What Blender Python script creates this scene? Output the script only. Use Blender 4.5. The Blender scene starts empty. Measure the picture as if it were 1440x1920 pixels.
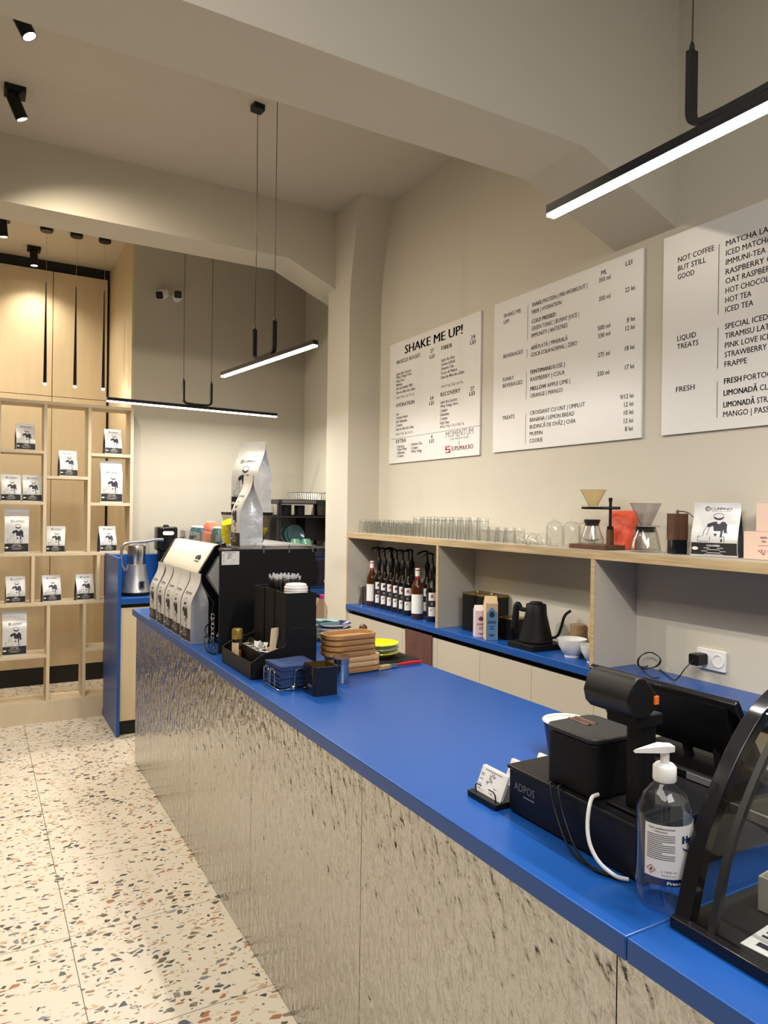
import bpy, math, random
from math import sin, cos, pi, radians, hypot, atan2
from mathutils import Matrix, Vector
random.seed(7)
SC = bpy.context.scene
COL = SC.collection

# ------------------------------------------------------------------ camera
F_PX, YAW, PITCH, ROLL, EYE = 1340.5, 0.51882, -0.002004, 0.013439, 1.55
_f = Vector((sin(YAW) * cos(PITCH), cos(YAW) * cos(PITCH), sin(PITCH)))
_r0 = Vector((cos(YAW), -sin(YAW), 0)); _u0 = _r0.cross(_f)
_r = _r0 * cos(ROLL) + _u0 * sin(ROLL); _u = -_r0 * sin(ROLL) + _u0 * cos(ROLL)
cam_data = bpy.data.cameras.new('camera'); cam = bpy.data.objects.new('camera', cam_data); COL.objects.link(cam)
cam_data.sensor_fit = 'HORIZONTAL'; cam_data.sensor_width = 36.0; cam_data.lens = 36.0 * F_PX / 1440.0
cam_data.clip_start = 0.02; cam_data.clip_end = 60
cam.matrix_world = Matrix(((_r.x, _u.x, -_f.x, 0), (_r.y, _u.y, -_f.y, 0), (_r.z, _u.z, -_f.z, EYE), (0, 0, 0, 1)))
SC.camera = cam

def _ray(px, py): return _f + _r * ((px - 720) / F_PX) - _u * ((py - 960) / F_PX)
def on_z(px, py, z): d = _ray(px, py); return Vector((0, 0, EYE)) + d * ((z - EYE) / d.z)   # photo pixel -> point at height z
def on_x(px, py, x): d = _ray(px, py); return Vector((0, 0, EYE)) + d * (x / d.x)
def on_y(px, py, y): d = _ray(px, py); return Vector((0, 0, EYE)) + d * (y / d.y)

# ------------------------------------------------------------------ view, world, large lights
SC.view_settings.view_transform = 'Standard'; SC.view_settings.look = 'None'
SC.view_settings.gamma = 1.0; SC.view_settings.use_curve_mapping = False
SC.view_settings.exposure = -0.06
SC.cycles.max_bounces = 14; SC.cycles.diffuse_bounces = 6; SC.cycles.transparent_max_bounces = 40
W = bpy.data.worlds.new('world'); SC.world = W; W.use_nodes = True
W.node_tree.nodes['Background'].inputs['Color'].default_value = (1.0, 0.96, 0.92, 1)
W.node_tree.nodes['Background'].inputs['Strength'].default_value = 0.10
WARM = (1.0, 0.87, 0.68); NEUTRAL = (1.0, 0.955, 0.89); COOL = (1.0, 0.98, 0.96)
def area(name, loc, direction, sx, sy, power, col=NEUTRAL, spread=pi):
    L = bpy.data.lights.new(name, 'AREA'); L.shape = 'RECTANGLE'; L.size = sx; L.size_y = sy; L.energy = power; L.color = col; L.spread = spread
    o = bpy.data.objects.new(name, L); o.location = loc; o.rotation_euler = Vector(direction).to_track_quat('-Z', 'Y').to_euler(); COL.objects.link(o)
    o['kind'] = 'helper'; return o
def spot(name, loc, direction, power, angle=60, blend=0.6, col=WARM, radius=0.02):
    L = bpy.data.lights.new(name, 'SPOT'); L.energy = power; L.spot_size = radians(angle); L.spot_blend = blend; L.color = col; L.shadow_soft_size = radius
    o = bpy.data.objects.new(name, L); o.location = loc; o.rotation_euler = Vector(direction).to_track_quat('-Z', 'Y').to_euler(); COL.objects.link(o)
    o['kind'] = 'helper'; return o
# added fill lights, standing in for unseen lamps behind and left of the camera
area('fill_light_aisle', (-0.7, 0.2, 3.66), (0.0, 0, -1), 1.0, 2.8, 60, NEUTRAL)
area('fill_light_entrance', (0.6, -1.4, 3.4), (0.15, 0.5, -1), 1.6, 0.8, 42, COOL)
LED_W = 29.0          # each linear pendant
SPOT_W = 120.0         # each ceiling spot
NICHE_W = 55.0

# ------------------------------------------------------------------ materials
def _new(name):
    m = bpy.data.materials.new(name); m.use_nodes = True
    return m, m.node_tree, m.node_tree.nodes['Principled BSDF']
def srgb(r, g, b):
    f = lambda c: (c / 255 / 12.92) if c / 255 <= 0.04045 else ((c / 255 + 0.055) / 1.055) ** 2.4
    return (f(r), f(g), f(b))
def mat(name, col, rough=0.5, metal=0.0, spec=0.5, noise=0.0, nscale=6.0, bump=0.0, bscale=60.0, coat=0.0, emit=None, estr=0.0):
    m, nt, b = _new(name)
    b.inputs['Base Color'].default_value = (*col, 1); b.inputs['Roughness'].default_value = rough
    b.inputs['Metallic'].default_value = metal; b.inputs['Specular IOR Level'].default_value = spec
    b.inputs['Coat Weight'].default_value = coat
    if emit: b.inputs['Emission Color'].default_value = (*emit, 1); b.inputs['Emission Strength'].default_value = estr
    if noise or bump:
        tc = nt.nodes.new('ShaderNodeTexCoord')
    if noise:
        n = nt.nodes.new('ShaderNodeTexNoise'); n.inputs['Scale'].default_value = nscale; n.inputs['Detail'].default_value = 4
        nt.links.new(tc.outputs['Object'], n.inputs['Vector'])
        mx = nt.nodes.new('ShaderNodeMix'); mx.data_type = 'RGBA'
        mx.inputs['A'].default_value = (*[c * (1 - noise) for c in col], 1); mx.inputs['B'].default_value = (*[min(1, c * (1 + noise)) for c in col], 1)
        nt.links.new(n.outputs['Fac'], mx.inputs['Factor']); nt.links.new(mx.outputs['Result'], b.inputs['Base Color'])
    if bump:
        n = nt.nodes.new('ShaderNodeTexNoise'); n.inputs['Scale'].default_value = bscale; n.inputs['Detail'].default_value = 3
        nt.links.new(tc.outputs['Object'], n.inputs['Vector'])
        bp = nt.nodes.new('ShaderNodeBump'); bp.inputs['Strength'].default_value = bump; bp.inputs['Distance'].default_value = 0.01
        nt.links.new(n.outputs['Fac'], bp.inputs['Height']); nt.links.new(bp.outputs['Normal'], b.inputs['Normal'])
    return m
def wood(name, c1, c2, rough=0.5, scale=(1, 1, 14), nscale=3.0, axis_vec=None):
    m, nt, b = _new(name)
    tc = nt.nodes.new('ShaderNodeTexCoord'); mp = nt.nodes.new('ShaderNodeMapping'); mp.inputs['Scale'].default_value = scale
    n = nt.nodes.new('ShaderNodeTexNoise'); n.inputs['Scale'].default_value = nscale; n.inputs['Detail'].default_value = 6; n.inputs['Roughness'].default_value = 0.62
    cr = nt.nodes.new('ShaderNodeValToRGB'); cr.color_ramp.elements[0].position = 0.3; cr.color_ramp.elements[1].position = 0.7
    cr.color_ramp.elements[0].color = (*c1, 1); cr.color_ramp.elements[1].color = (*c2, 1)
    nt.links.new(tc.outputs['Object'], mp.inputs['Vector']); nt.links.new(mp.outputs['Vector'], n.inputs['Vector'])
    nt.links.new(n.outputs['Fac'], cr.inputs['Fac']); nt.links.new(cr.outputs['Color'], b.inputs['Base Color'])
    b.inputs['Roughness'].default_value = rough
    return m
def thin_glass(name, tint=(0.97, 0.98, 0.97), refl=1.0, rough=0.0, edge=0.55, rim=0.55):
    # clear thin wall: transparent, deeper tint and a larger mirror share towards grazing angles
    m = bpy.data.materials.new(name); m.use_nodes = True; nt = m.node_tree; nt.nodes.clear(); L = nt.links.new
    out = nt.nodes.new('ShaderNodeOutputMaterial'); mx = nt.nodes.new('ShaderNodeMixShader')
    tr = nt.nodes.new('ShaderNodeBsdfTransparent'); gl = nt.nodes.new('ShaderNodeBsdfGlossy'); lw = nt.nodes.new('ShaderNodeLayerWeight')
    pw = nt.nodes.new('ShaderNodeMath'); pw.operation = 'POWER'; pw.inputs[1].default_value = 4.0
    mu = nt.nodes.new('ShaderNodeMath'); mu.operation = 'MULTIPLY_ADD'; mu.use_clamp = True; mu.inputs[1].default_value = edge * refl; mu.inputs[2].default_value = 0.04 * refl
    tc = nt.nodes.new('ShaderNodeMix'); tc.data_type = 'RGBA'; tc.inputs['A'].default_value = (*tint, 1); tc.inputs['B'].default_value = (*[c * rim for c in tint], 1)
    lw.inputs['Blend'].default_value = 0.5; gl.inputs['Roughness'].default_value = rough
    L(lw.outputs['Facing'], pw.inputs[0]); L(pw.outputs[0], mu.inputs[0]); L(pw.outputs[0], tc.inputs['Factor']); L(tc.outputs['Result'], tr.inputs['Color'])
    L(mu.outputs[0], mx.inputs[0]); L(tr.outputs[0], mx.inputs[1]); L(gl.outputs[0], mx.inputs[2]); L(mx.outputs[0], out.inputs['Surface'])
    return m
def emission(name, col, strength):
    m = bpy.data.materials.new(name); m.use_nodes = True; nt = m.node_tree; nt.nodes.clear()
    out = nt.nodes.new('ShaderNodeOutputMaterial'); e = nt.nodes.new('ShaderNodeEmission'); e.inputs['Color'].default_value = (*col, 1); e.inputs['Strength'].default_value = strength
    nt.links.new(e.outputs[0], out.inputs['Surface']); return m

def terrazzo():
    m, nt, b = _new('terrazzo'); N = nt.nodes.new; L = nt.links.new
    tc = N('ShaderNodeTexCoord'); base = (0.69, 0.64, 0.54)
    col = None
    warp = N('ShaderNodeTexNoise'); warp.inputs['Scale'].default_value = 30; warp.inputs['Detail'].default_value = 1
    L(tc.outputs['Object'], warp.inputs['Vector'])
    wv = N('ShaderNodeVectorMath'); wv.operation = 'SCALE'; wv.inputs['Scale'].default_value = 0.016; L(warp.outputs['Color'], wv.inputs[0])
    ad = N('ShaderNodeVectorMath'); ad.operation = 'ADD'; L(tc.outputs['Object'], ad.inputs[0]); L(wv.outputs[0], ad.inputs[1])
    big = N('ShaderNodeTexNoise'); big.inputs['Scale'].default_value = 3.0; L(tc.outputs['Object'], big.inputs['Vector'])
    br = N('ShaderNodeValToRGB'); br.color_ramp.elements[0].color = (base[0] * .94, base[1] * .93, base[2] * .92, 1); br.color_ramp.elements[1].color = (base[0] * 1.05, base[1] * 1.04, base[2] * 1.03, 1)
    L(big.outputs['Fac'], br.inputs['Fac']); prev = br.outputs['Color']
    pal = [(0.0, (0.60, 0.50, 0.36)), (0.16, (0.50, 0.37, 0.25)), (0.30, (0.38, 0.17, 0.085)), (0.43, (0.055, 0.053, 0.048)), (0.55, (0.12, 0.11, 0.085)), (0.68, (0.07, 0.085, 0.115)), (0.74, (0.24, 0.205, 0.15)), (0.86, (0.55, 0.42, 0.26)), (0.95, (0.20, 0.215, 0.24))]
    for scale, rot, lo, hi, keep in ((30, 0.35, 0.12, 0.30, 0.36), (52, 1.1, 0.18, 0.34, 0.25)):
        mp = N('ShaderNodeMapping'); mp.inputs['Rotation'].default_value = (0, 0, rot); mp.inputs['Scale'].default_value = (1.0, 1.55, 1.0); L(ad.outputs[0], mp.inputs['Vector'])
        ve = N('ShaderNodeTexVoronoi'); ve.voronoi_dimensions = '2D'; ve.feature = 'DISTANCE_TO_EDGE'; ve.inputs['Scale'].default_value = scale; L(mp.outputs['Vector'], ve.inputs['Vector'])
        vc = N('ShaderNodeTexVoronoi'); vc.voronoi_dimensions = '2D'; vc.feature = 'F1'; vc.inputs['Scale'].default_value = scale; L(mp.outputs['Vector'], vc.inputs['Vector'])
        sep = N('ShaderNodeSeparateColor'); L(vc.outputs['Color'], sep.inputs['Color'])
        th = N('ShaderNodeMapRange'); th.inputs['To Min'].default_value = lo; th.inputs['To Max'].default_value = hi; L(sep.outputs['Green'], th.inputs['Value'])
        gt = N('ShaderNodeMath'); gt.operation = 'GREATER_THAN'; L(ve.outputs['Distance'], gt.inputs[0]); L(th.outputs['Result'], gt.inputs[1])
        kp = N('ShaderNodeMath'); kp.operation = 'LESS_THAN'; L(sep.outputs['Blue'], kp.inputs[0]); kp.inputs[1].default_value = keep
        mm = N('ShaderNodeMath'); mm.operation = 'MULTIPLY'; L(gt.outputs[0], mm.inputs[0]); L(kp.outputs[0], mm.inputs[1])
        cr = N('ShaderNodeValToRGB'); cr.color_ramp.interpolation = 'CONSTANT'; els = cr.color_ramp.elements
        els[0].position = 0; els[0].color = (*pal[0][1], 1); els[1].position = pal[1][0]; els[1].color = (*pal[1][1], 1)
        for p, c in pal[2:]: e = els.new(p); e.color = (*c, 1)
        L(sep.outputs['Red'], cr.inputs['Fac'])
        mx = N('ShaderNodeMix'); mx.data_type = 'RGBA'; L(mm.outputs[0], mx.inputs['Factor']); L(prev, mx.inputs['A']); L(cr.outputs['Color'], mx.inputs['B']); prev = mx.outputs['Result']
    # tile joints
    sx = N('ShaderNodeSeparateXYZ'); L(tc.outputs['Object'], sx.inputs[0]); joint = None
    for ch, off, pitch in (('X', 0.310, 0.575), ('Y', 2.19, 0.593)):
        a = N('ShaderNodeMath'); a.operation = 'SUBTRACT'; L(sx.outputs[ch], a.inputs[0]); a.inputs[1].default_value = off - 20 * pitch
        mo = N('ShaderNodeMath'); mo.operation = 'PINGPONG'; L(a.outputs[0], mo.inputs[0]); mo.inputs[1].default_value = pitch / 2
        # pingpong reaches 0 on every multiple of the pitch
        lt = N('ShaderNodeMath'); lt.operation = 'LESS_THAN'; L(mo.outputs[0], lt.inputs[0]); lt.inputs[1].default_value = 0.0014
        if joint is None: joint = lt.outputs[0]
        else:
            mxx = N('ShaderNodeMath'); mxx.operation = 'MAXIMUM'; L(joint, mxx.inputs[0]); L(lt.outputs[0], mxx.inputs[1]); joint = mxx.outputs[0]
    mx = N('ShaderNodeMix'); mx.data_type = 'RGBA'; L(joint, mx.inputs['Factor']); L(prev, mx.inputs['A']); mx.inputs['B'].default_value = (0.12, 0.10, 0.075, 1)
    L(mx.outputs['Result'], b.inputs['Base Color']); b.inputs['Roughness'].default_value = 0.42
    return m

def hammered_steel():
    m, nt, b = _new('hammered_steel'); N = nt.nodes.new; L = nt.links.new
    b.inputs['Metallic'].default_value = 1.0; b.inputs['Roughness'].default_value = 0.035; b.inputs['Base Color'].default_value = (0.50, 0.495, 0.48, 1)
    tc = N('ShaderNodeTexCoord'); mp = N('ShaderNodeMapping'); mp.inputs['Scale'].default_value = (1, 1.0, 0.5); L(tc.outputs['Object'], mp.inputs['Vector'])
    n1 = N('ShaderNodeTexNoise'); n1.inputs['Scale'].default_value = 38; n1.inputs['Detail'].default_value = 2.0; n1.inputs['Distortion'].default_value = 0.3
    v1 = N('ShaderNodeTexVoronoi'); v1.feature = 'SMOOTH_F1'; v1.inputs['Scale'].default_value = 22; v1.inputs['Smoothness'].default_value = 0.6
    L(mp.outputs['Vector'], n1.inputs['Vector']); L(mp.outputs['Vector'], v1.inputs['Vector'])
    dn = N('ShaderNodeMapRange'); dn.interpolation_type = 'SMOOTHSTEP'; dn.inputs['From Min'].default_value = 0.05; dn.inputs['From Max'].default_value = 0.30; L(v1.outputs['Distance'], dn.inputs['Value'])
    ad = N('ShaderNodeMath'); ad.operation = 'MULTIPLY_ADD'; L(dn.outputs['Result'], ad.inputs[0]); ad.inputs[1].default_value = 0.38; L(n1.outputs['Fac'], ad.inputs[2])
    bp = N('ShaderNodeBump'); bp.inputs['Strength'].default_value = 1.0; bp.inputs['Distance'].default_value = 0.0108; L(ad.outputs[0], bp.inputs['Height'])
    n2 = N('ShaderNodeTexNoise'); n2.inputs['Scale'].default_value = 140; n2.inputs['Detail'].default_value = 1; L(tc.outputs['Object'], n2.inputs['Vector'])
    b2 = N('ShaderNodeBump'); b2.inputs['Strength'].default_value = 0.09; b2.inputs['Distance'].default_value = 0.01; L(n2.outputs['Fac'], b2.inputs['Height']); L(bp.outputs['Normal'], b2.inputs['Normal'])
    L(b2.outputs['Normal'], b.inputs['Normal'])
    return m

M = {}
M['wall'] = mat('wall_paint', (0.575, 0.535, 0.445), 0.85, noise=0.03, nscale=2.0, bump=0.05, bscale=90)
M['ceiling'] = mat('ceiling_paint', (0.52, 0.475, 0.40), 0.6, noise=0.02)
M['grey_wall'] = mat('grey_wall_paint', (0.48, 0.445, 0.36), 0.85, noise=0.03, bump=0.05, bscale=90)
M['tan'] = wood('tan_laminate', (0.58, 0.475, 0.315), (0.63, 0.52, 0.35), 0.5, (6, 6, 0.6), 3)
M['shelfwood'] = wood('pale_laminate', (0.57, 0.475, 0.33), (0.62, 0.52, 0.37), 0.5, (5, 5, 1.2), 4)
M['cabinet'] = mat('cabinet_laminate', (0.50, 0.455, 0.375), 0.45)
M['greyboard'] = mat('shelf_board', (0.50, 0.46, 0.39), 0.55)
M['oak'] = wood('oak_edge', (0.34, 0.235, 0.12), (0.54, 0.405, 0.235), 0.5, (30, 1.2, 30), 3)
M['blue'] = mat('blue_laminate', (0.006, 0.072, 0.31), 0.33, spec=0.5)
M['black'] = mat('black_plastic', (0.005, 0.005, 0.006), 0.40, spec=0.3)
M['matte'] = mat('matte_black', (0.004, 0.004, 0.0045), 0.55, spec=0.25)
M['gloss'] = mat('gloss_black', (0.008, 0.008, 0.010), 0.12)
M['dark'] = mat('dark_grey', (0.018, 0.018, 0.018), 0.45, spec=0.35)
M['midgrey'] = mat('mid_grey', (0.16, 0.155, 0.145), 0.4, 0.3)
M['dimwall'] = mat('low_bounce_wall', (0.20, 0.18, 0.15), 0.7)  # dark tone set to lower the light bounced from the unseen left wall
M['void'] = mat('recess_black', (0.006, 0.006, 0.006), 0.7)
M['white'] = mat('white_plastic', (0.80, 0.79, 0.76), 0.35)
M['board'] = mat('white_board', (0.74, 0.725, 0.70), 0.32)
M['cream'] = mat('cream_enamel', (0.78, 0.74, 0.64), 0.28)
M['paper'] = mat('white_paper', (0.78, 0.77, 0.74), 0.7)
M['ink'] = mat('dark_ink', (0.020, 0.018, 0.035), 0.5)
M['ink_grey'] = mat('grey_ink', (0.20, 0.20, 0.22), 0.6)
M['red_ink'] = mat('red_ink', (0.55, 0.03, 0.04), 0.5)
M['silver'] = mat('silver_foil', (0.60, 0.62, 0.65), 0.36, 0.35, bump=0.55, bscale=16)
M['bagfront'] = mat('bag_front', (0.66, 0.66, 0.66), 0.36, 0.15, bump=0.35, bscale=18)
M['navy'] = mat('navy_foil', (0.012, 0.016, 0.055), 0.38, 0.1)
M['band'] = mat('black_label', (0.015, 0.014, 0.016), 0.5)
M['steel'] = mat('steel', (0.62, 0.60, 0.57), 0.22, 1.0)
M['alu'] = mat('grey_alloy', (0.42, 0.42, 0.43), 0.33, 0.8)
M['chrome'] = mat('chrome', (0.75, 0.75, 0.76), 0.08, 1.0)
M['brass'] = mat('gold_tin', (0.30, 0.20, 0.06), 0.3, 0.9)
M['walnut'] = wood('walnut', (0.055, 0.022, 0.010), (0.13, 0.055, 0.025), 0.45, (25, 25, 2), 3)
M['traywood'] = wood('tray_wood', (0.34, 0.165, 0.055), (0.47, 0.255, 0.095), 0.45, (2, 22, 22), 3)
M['traypale'] = wood('tray_wood_pale', (0.56, 0.36, 0.16), (0.66, 0.45, 0.22), 0.5, (2, 22, 22), 3)
M['stick'] = mat('birch', (0.72, 0.58, 0.40), 0.7)
M['yellow'] = mat('yellow_glaze', (0.80, 0.68, 0.005), 0.15, coat=0.3)
M['teal'] = mat('teal_glaze', (0.045, 0.12, 0.14), 0.18, coat=0.3)
M['paleteal'] = mat('pale_teal_glaze', (0.25, 0.42, 0.42), 0.2)
M['green'] = mat('mint_glaze', (0.17, 0.42, 0.30), 0.15, coat=0.3)
M['coral'] = mat('coral_glaze', (0.72, 0.20, 0.13), 0.2)
M['navyglaze'] = mat('navy_glaze', (0.012, 0.022, 0.10), 0.18)
M['porcelain'] = mat('porcelain', (0.76, 0.75, 0.73), 0.15)
M['cupblue'] = mat('blue_paper', (0.014, 0.022, 0.10), 0.6)
M['napkin'] = mat('blue_napkin', (0.020, 0.045, 0.15), 0.9, bump=0.2, bscale=80)
M['towel'] = mat('brown_towel', (0.115, 0.045, 0.035), 0.95, noise=0.25, nscale=30, bump=0.6, bscale=160)
M['redbag'] = mat('red_pouch', (0.72, 0.075, 0.025), 0.45, bump=0.2, bscale=30)
M['red'] = mat('red_paint', (0.50, 0.012, 0.03), 0.3)
M['bristle'] = mat('bristle', (0.35, 0.25, 0.13), 0.9, noise=0.3, nscale=60)
M['pink'] = mat('pink_card', (0.74, 0.54, 0.44), 0.6)
M['hotpink'] = mat('pink_cap', (0.80, 0.05, 0.30), 0.4)
M['kraft'] = mat('brown_tube', (0.26, 0.17, 0.09), 0.7)
M['bamboo'] = mat('bamboo', (0.52, 0.38, 0.16), 0.6)
M['floral'] = mat('tan_carton', (0.62, 0.46, 0.27), 0.5)
M['cartonblue'] = mat('blue_carton', (0.10, 0.25, 0.45), 0.5)
M['cartonpink'] = mat('pale_carton', (0.70, 0.60, 0.62), 0.5)
M['plum'] = mat('plum_ink', (0.16, 0.03, 0.10), 0.5)
M['orange'] = mat('orange_key', (0.85, 0.18, 0.02), 0.4)
M['dark_glass'] = mat('dark_syrup', (0.010, 0.006, 0.004), 0.08, coat=0.2)
M['amber'] = mat('amber_syrup', (0.065, 0.018, 0.004), 0.08, coat=0.3)
M['beans'] = mat('coffee_beans', (0.035, 0.015, 0.007), 0.5, noise=0.6, nscale=120, bump=0.8, bscale=120)
M['honey'] = mat('cinnamon_powder', (0.20, 0.075, 0.02), 0.6)
M['goldcap'] = mat('gold_lid', (0.36, 0.26, 0.06), 0.35, 0.6)
M['glass'] = thin_glass('clear_glass', (0.985, 0.99, 0.988), 1.5)
M['glass_green'] = thin_glass('ribbed_glass', (0.99, 0.994, 0.992), 1.5)
M['glass_amber'] = thin_glass('amber_glass', (0.975, 0.93, 0.81), 1.5)
M['glass_grey'] = thin_glass('smoky_plastic', (0.90, 0.89, 0.91), 1.8)
M['pane'] = thin_glass('display_pane', (0.90, 0.92, 0.92), 1.2)
M['tintpane'] = thin_glass('tinted_pane', (0.62, 0.60, 0.56), 1.0)
M['plexi'] = thin_glass('clear_acrylic', (0.90, 0.88, 0.86), 1.3)
M['gel'] = thin_glass('clear_gel', (0.90, 0.93, 0.96), 1.3)
M['bluewater'] = thin_glass('blue_tank', (0.10, 0.22, 0.62), 1.3)
M['pinkbottle'] = thin_glass('pet_bottle', (0.86, 0.80, 0.80), 1.8)
M['led'] = emission('led_diffuser', (1.0, 0.965, 0.88), 14.0)
M['bulb'] = emission('lamp_bulb', (1.0, 0.88, 0.66), 90.0)
M['terrazzo'] = terrazzo(); M['hammered'] = hammered_steel()

# ------------------------------------------------------------------ mesh building
class MB:
    def __init__(s): s.v = []; s.f = []
    def add(s, vs, fs, T=None):
        n = len(s.v)
        s.v += [tuple(T @ Vector(p)) for p in vs] if T is not None else [tuple(p) for p in vs]
        s.f += [[i + n for i in f] for f in fs]; return s
    def box(s, x0, y0, z0, x1, y1, z1, T=None):
        v = [(x, y, z) for z in (z0, z1) for (x, y) in ((x0, y0), (x1, y0), (x1, y1), (x0, y1))]
        return s.add(v, [[3, 2, 1, 0], [4, 5, 6, 7], [0, 1, 5, 4], [1, 2, 6, 5], [2, 3, 7, 6], [3, 0, 4, 7]], T)
    def prism(s, poly, a, b, axis='z', T=None):
        n = len(poly)
        P = {'z': lambda p, t: (p[0], p[1], t), 'y': lambda p, t: (p[0], t, p[1]), 'x': lambda p, t: (t, p[0], p[1])}[axis]
        v = [P(p, a) for p in poly] + [P(p, b) for p in poly]
        return s.add(v, [list(range(n))[::-1], list(range(n, 2 * n))] + [[i, (i + 1) % n, n + (i + 1) % n, n + i] for i in range(n)], T)
    def rbox(s, x0, y0, x1, y1, r, z0, z1, T=None, n=5):
        return s.prism(rrect(x0, y0, x1, y1, r, n), z0, z1, 'z', T)
    def lathe(s, prof, c=(0, 0, 0), n=24, T=None, a0=0.0, a1=2 * pi, rib=0.0, ribn=0):
        full = abs(a1 - a0 - 2 * pi) < 1e-6; m = n if full else n + 1; v = []; f = []
        for (r, z) in prof:
            for k in range(m):
                a = a0 + (a1 - a0) * k / n; rr = r * (1 + (rib * (0.5 + 0.5 * cos(ribn * a)) if ribn else 0))
                v.append((c[0] + rr * cos(a), c[1] + rr * sin(a), c[2] + z))
        for i in range(len(prof) - 1):
            for k in range(n):
                k2 = (k + 1) % m; f.append([i * m + k, i * m + k2, (i + 1) * m + k2, (i + 1) * m + k])
        return s.add(v, f, T)
    def disc(s, r, z, c=(0, 0, 0), n=24, T=None):
        return s.add([(c[0] + r * cos(2 * pi * k / n), c[1] + r * sin(2 * pi * k / n), c[2] + z) for k in range(n)], [list(range(n))], T)
    def tube(s, pts, r, n=8, closed=False, T=None, cap=True):
        P = [Vector(p) for p in pts]; N = len(P); R = ([r[min(len(r) - 2, int(i / (N - 1) * (len(r) - 1)))] + (r[min(len(r) - 1, int(i / (N - 1) * (len(r) - 1)) + 1)] - r[min(len(r) - 2, int(i / (N - 1) * (len(r) - 1)))]) * (i / (N - 1) * (len(r) - 1) - min(len(r) - 2, int(i / (N - 1) * (len(r) - 1)))) for i in range(N)] if isinstance(r, (list, tuple)) else [r] * N); v = []; f = []
        up = None
        for i in range(N):
            a = P[(i - 1) % N] if (closed or i > 0) else P[i]; b = P[(i + 1) % N] if (closed or i < N - 1) else P[i]
            t = (b - a).normalized()
            if up is None: up = t.orthogonal().normalized()
            else:
                up = up - t * up.dot(t); up = up.normalized() if up.length > 1e-6 else t.orthogonal().normalized()
            w = t.cross(up)
            for k in range(n):
                an = 2 * pi * k / n; v.append(P[i] + (up * cos(an) + w * sin(an)) * R[i])
        for i in range(N if closed else N - 1):
            for k in range(n): f.append([i * n + k, i * n + (k + 1) % n, ((i + 1) % N) * n + (k + 1) % n, ((i + 1) % N) * n + k])
        if cap and not closed: f.append(list(range(n))[::-1]); f.append(list(range((N - 1) * n, N * n)))
        return s.add(v, f, T)
    def grid(s, fn, nu, nv, T=None):
        v = [fn(i / nu, j / nv) for j in range(nv + 1) for i in range(nu + 1)]
        return s.add(v, [[j * (nu + 1) + i, j * (nu + 1) + i + 1, (j + 1) * (nu + 1) + i + 1, (j + 1) * (nu + 1) + i] for j in range(nv) for i in range(nu)], T)
    def poly(s, pts, T=None): return s.add(pts, [list(range(len(pts)))], T)
    def ball(s, r, c=(0, 0, 0), n=16, sz=1.0, T=None):
        return s.lathe([(max(1e-5, r * sin(pi * i / (n // 2))), -r * sz * cos(pi * i / (n // 2))) for i in range(n // 2 + 1)], c, n, T)
    def mesh(s, name, m, smooth=True, sharp=34):
        me = bpy.data.meshes.new(name); me.from_pydata(s.v, [], s.f); me.materials.append(m); me.validate(clean_customdata=False)
        if smooth and len(me.polygons):
            me.polygons.foreach_set('use_smooth', [True] * len(me.polygons)); me.set_sharp_from_angle(angle=radians(sharp))
        return me
    def build(s, name, m, parent=None, bevel=0.0, smooth=True, sharp=34, segs=2, label=None):
        o = bpy.data.objects.new(name, s.mesh(name, m, smooth, sharp)); COL.objects.link(o)
        if parent is not None: o.parent = parent
        if bevel:
            b = o.modifiers.new('bevel', 'BEVEL'); b.width = bevel; b.segments = segs; b.limit_method = 'ANGLE'; b.angle_limit = radians(40); b.harden_normals = False
        if label: o['label'] = label
        return o
def rrect(x0, y0, x1, y1, r, n=5):
    out = []
    for cx, cy, a in ((x1 - r, y1 - r, 0), (x0 + r, y1 - r, pi / 2), (x0 + r, y0 + r, pi), (x1 - r, y0 + r, 3 * pi / 2)):
        for k in range(n + 1): t = a + pi / 2 * k / n; out.append((cx + r * cos(t), cy + r * sin(t)))
    return out
def tag(o, label, cat, group=None, kind=None):
    o['label'] = label; o['category'] = cat
    if group: o['group'] = group
    if kind: o['kind'] = kind
    return o
def struct(o, label, cat): return tag(o, label, cat, kind='structure')
def thing(name, label, cat, loc=(0, 0, 0), rz=0.0, group=None):
    o = bpy.data.objects.new(name, None); COL.objects.link(o); o.location = loc; o.rotation_euler = (0, 0, rz); o.empty_display_size = 0.05
    return tag(o, label, cat, group)
def single(mb, name, m, label, cat, loc=(0, 0, 0), rz=0.0, group=None, bevel=0.0, **k):
    o = mb.build(name, m, None, bevel, **k); o.location = loc; o.rotation_euler = (0, 0, rz); return tag(o, label, cat, group)
KIDS = {}
def copy_tree(o, parent=None):
    c = o.copy(); COL.objects.link(c)
    if parent is not None: c.parent = parent
    for ch in [x for x in o.children]: copy_tree(ch, c)
    return c
def dup(root, loc, rz, label, group=None):
    c = copy_tree(root); c.location = loc; c.rotation_euler = (0, 0, rz); c['label'] = label
    if group: c['group'] = group
    return c
def chaikin(pts, n=2, closed=False):
    P = [Vector(p) for p in pts]
    for _ in range(n):
        Q = [] if closed else [P[0]]
        for i in range(len(P) if closed else len(P) - 1):
            a, b = P[i], P[(i + 1) % len(P)]; Q += [a * .75 + b * .25, a * .25 + b * .75]
        if not closed: Q.append(P[-1])
        P = Q
    return P
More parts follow.
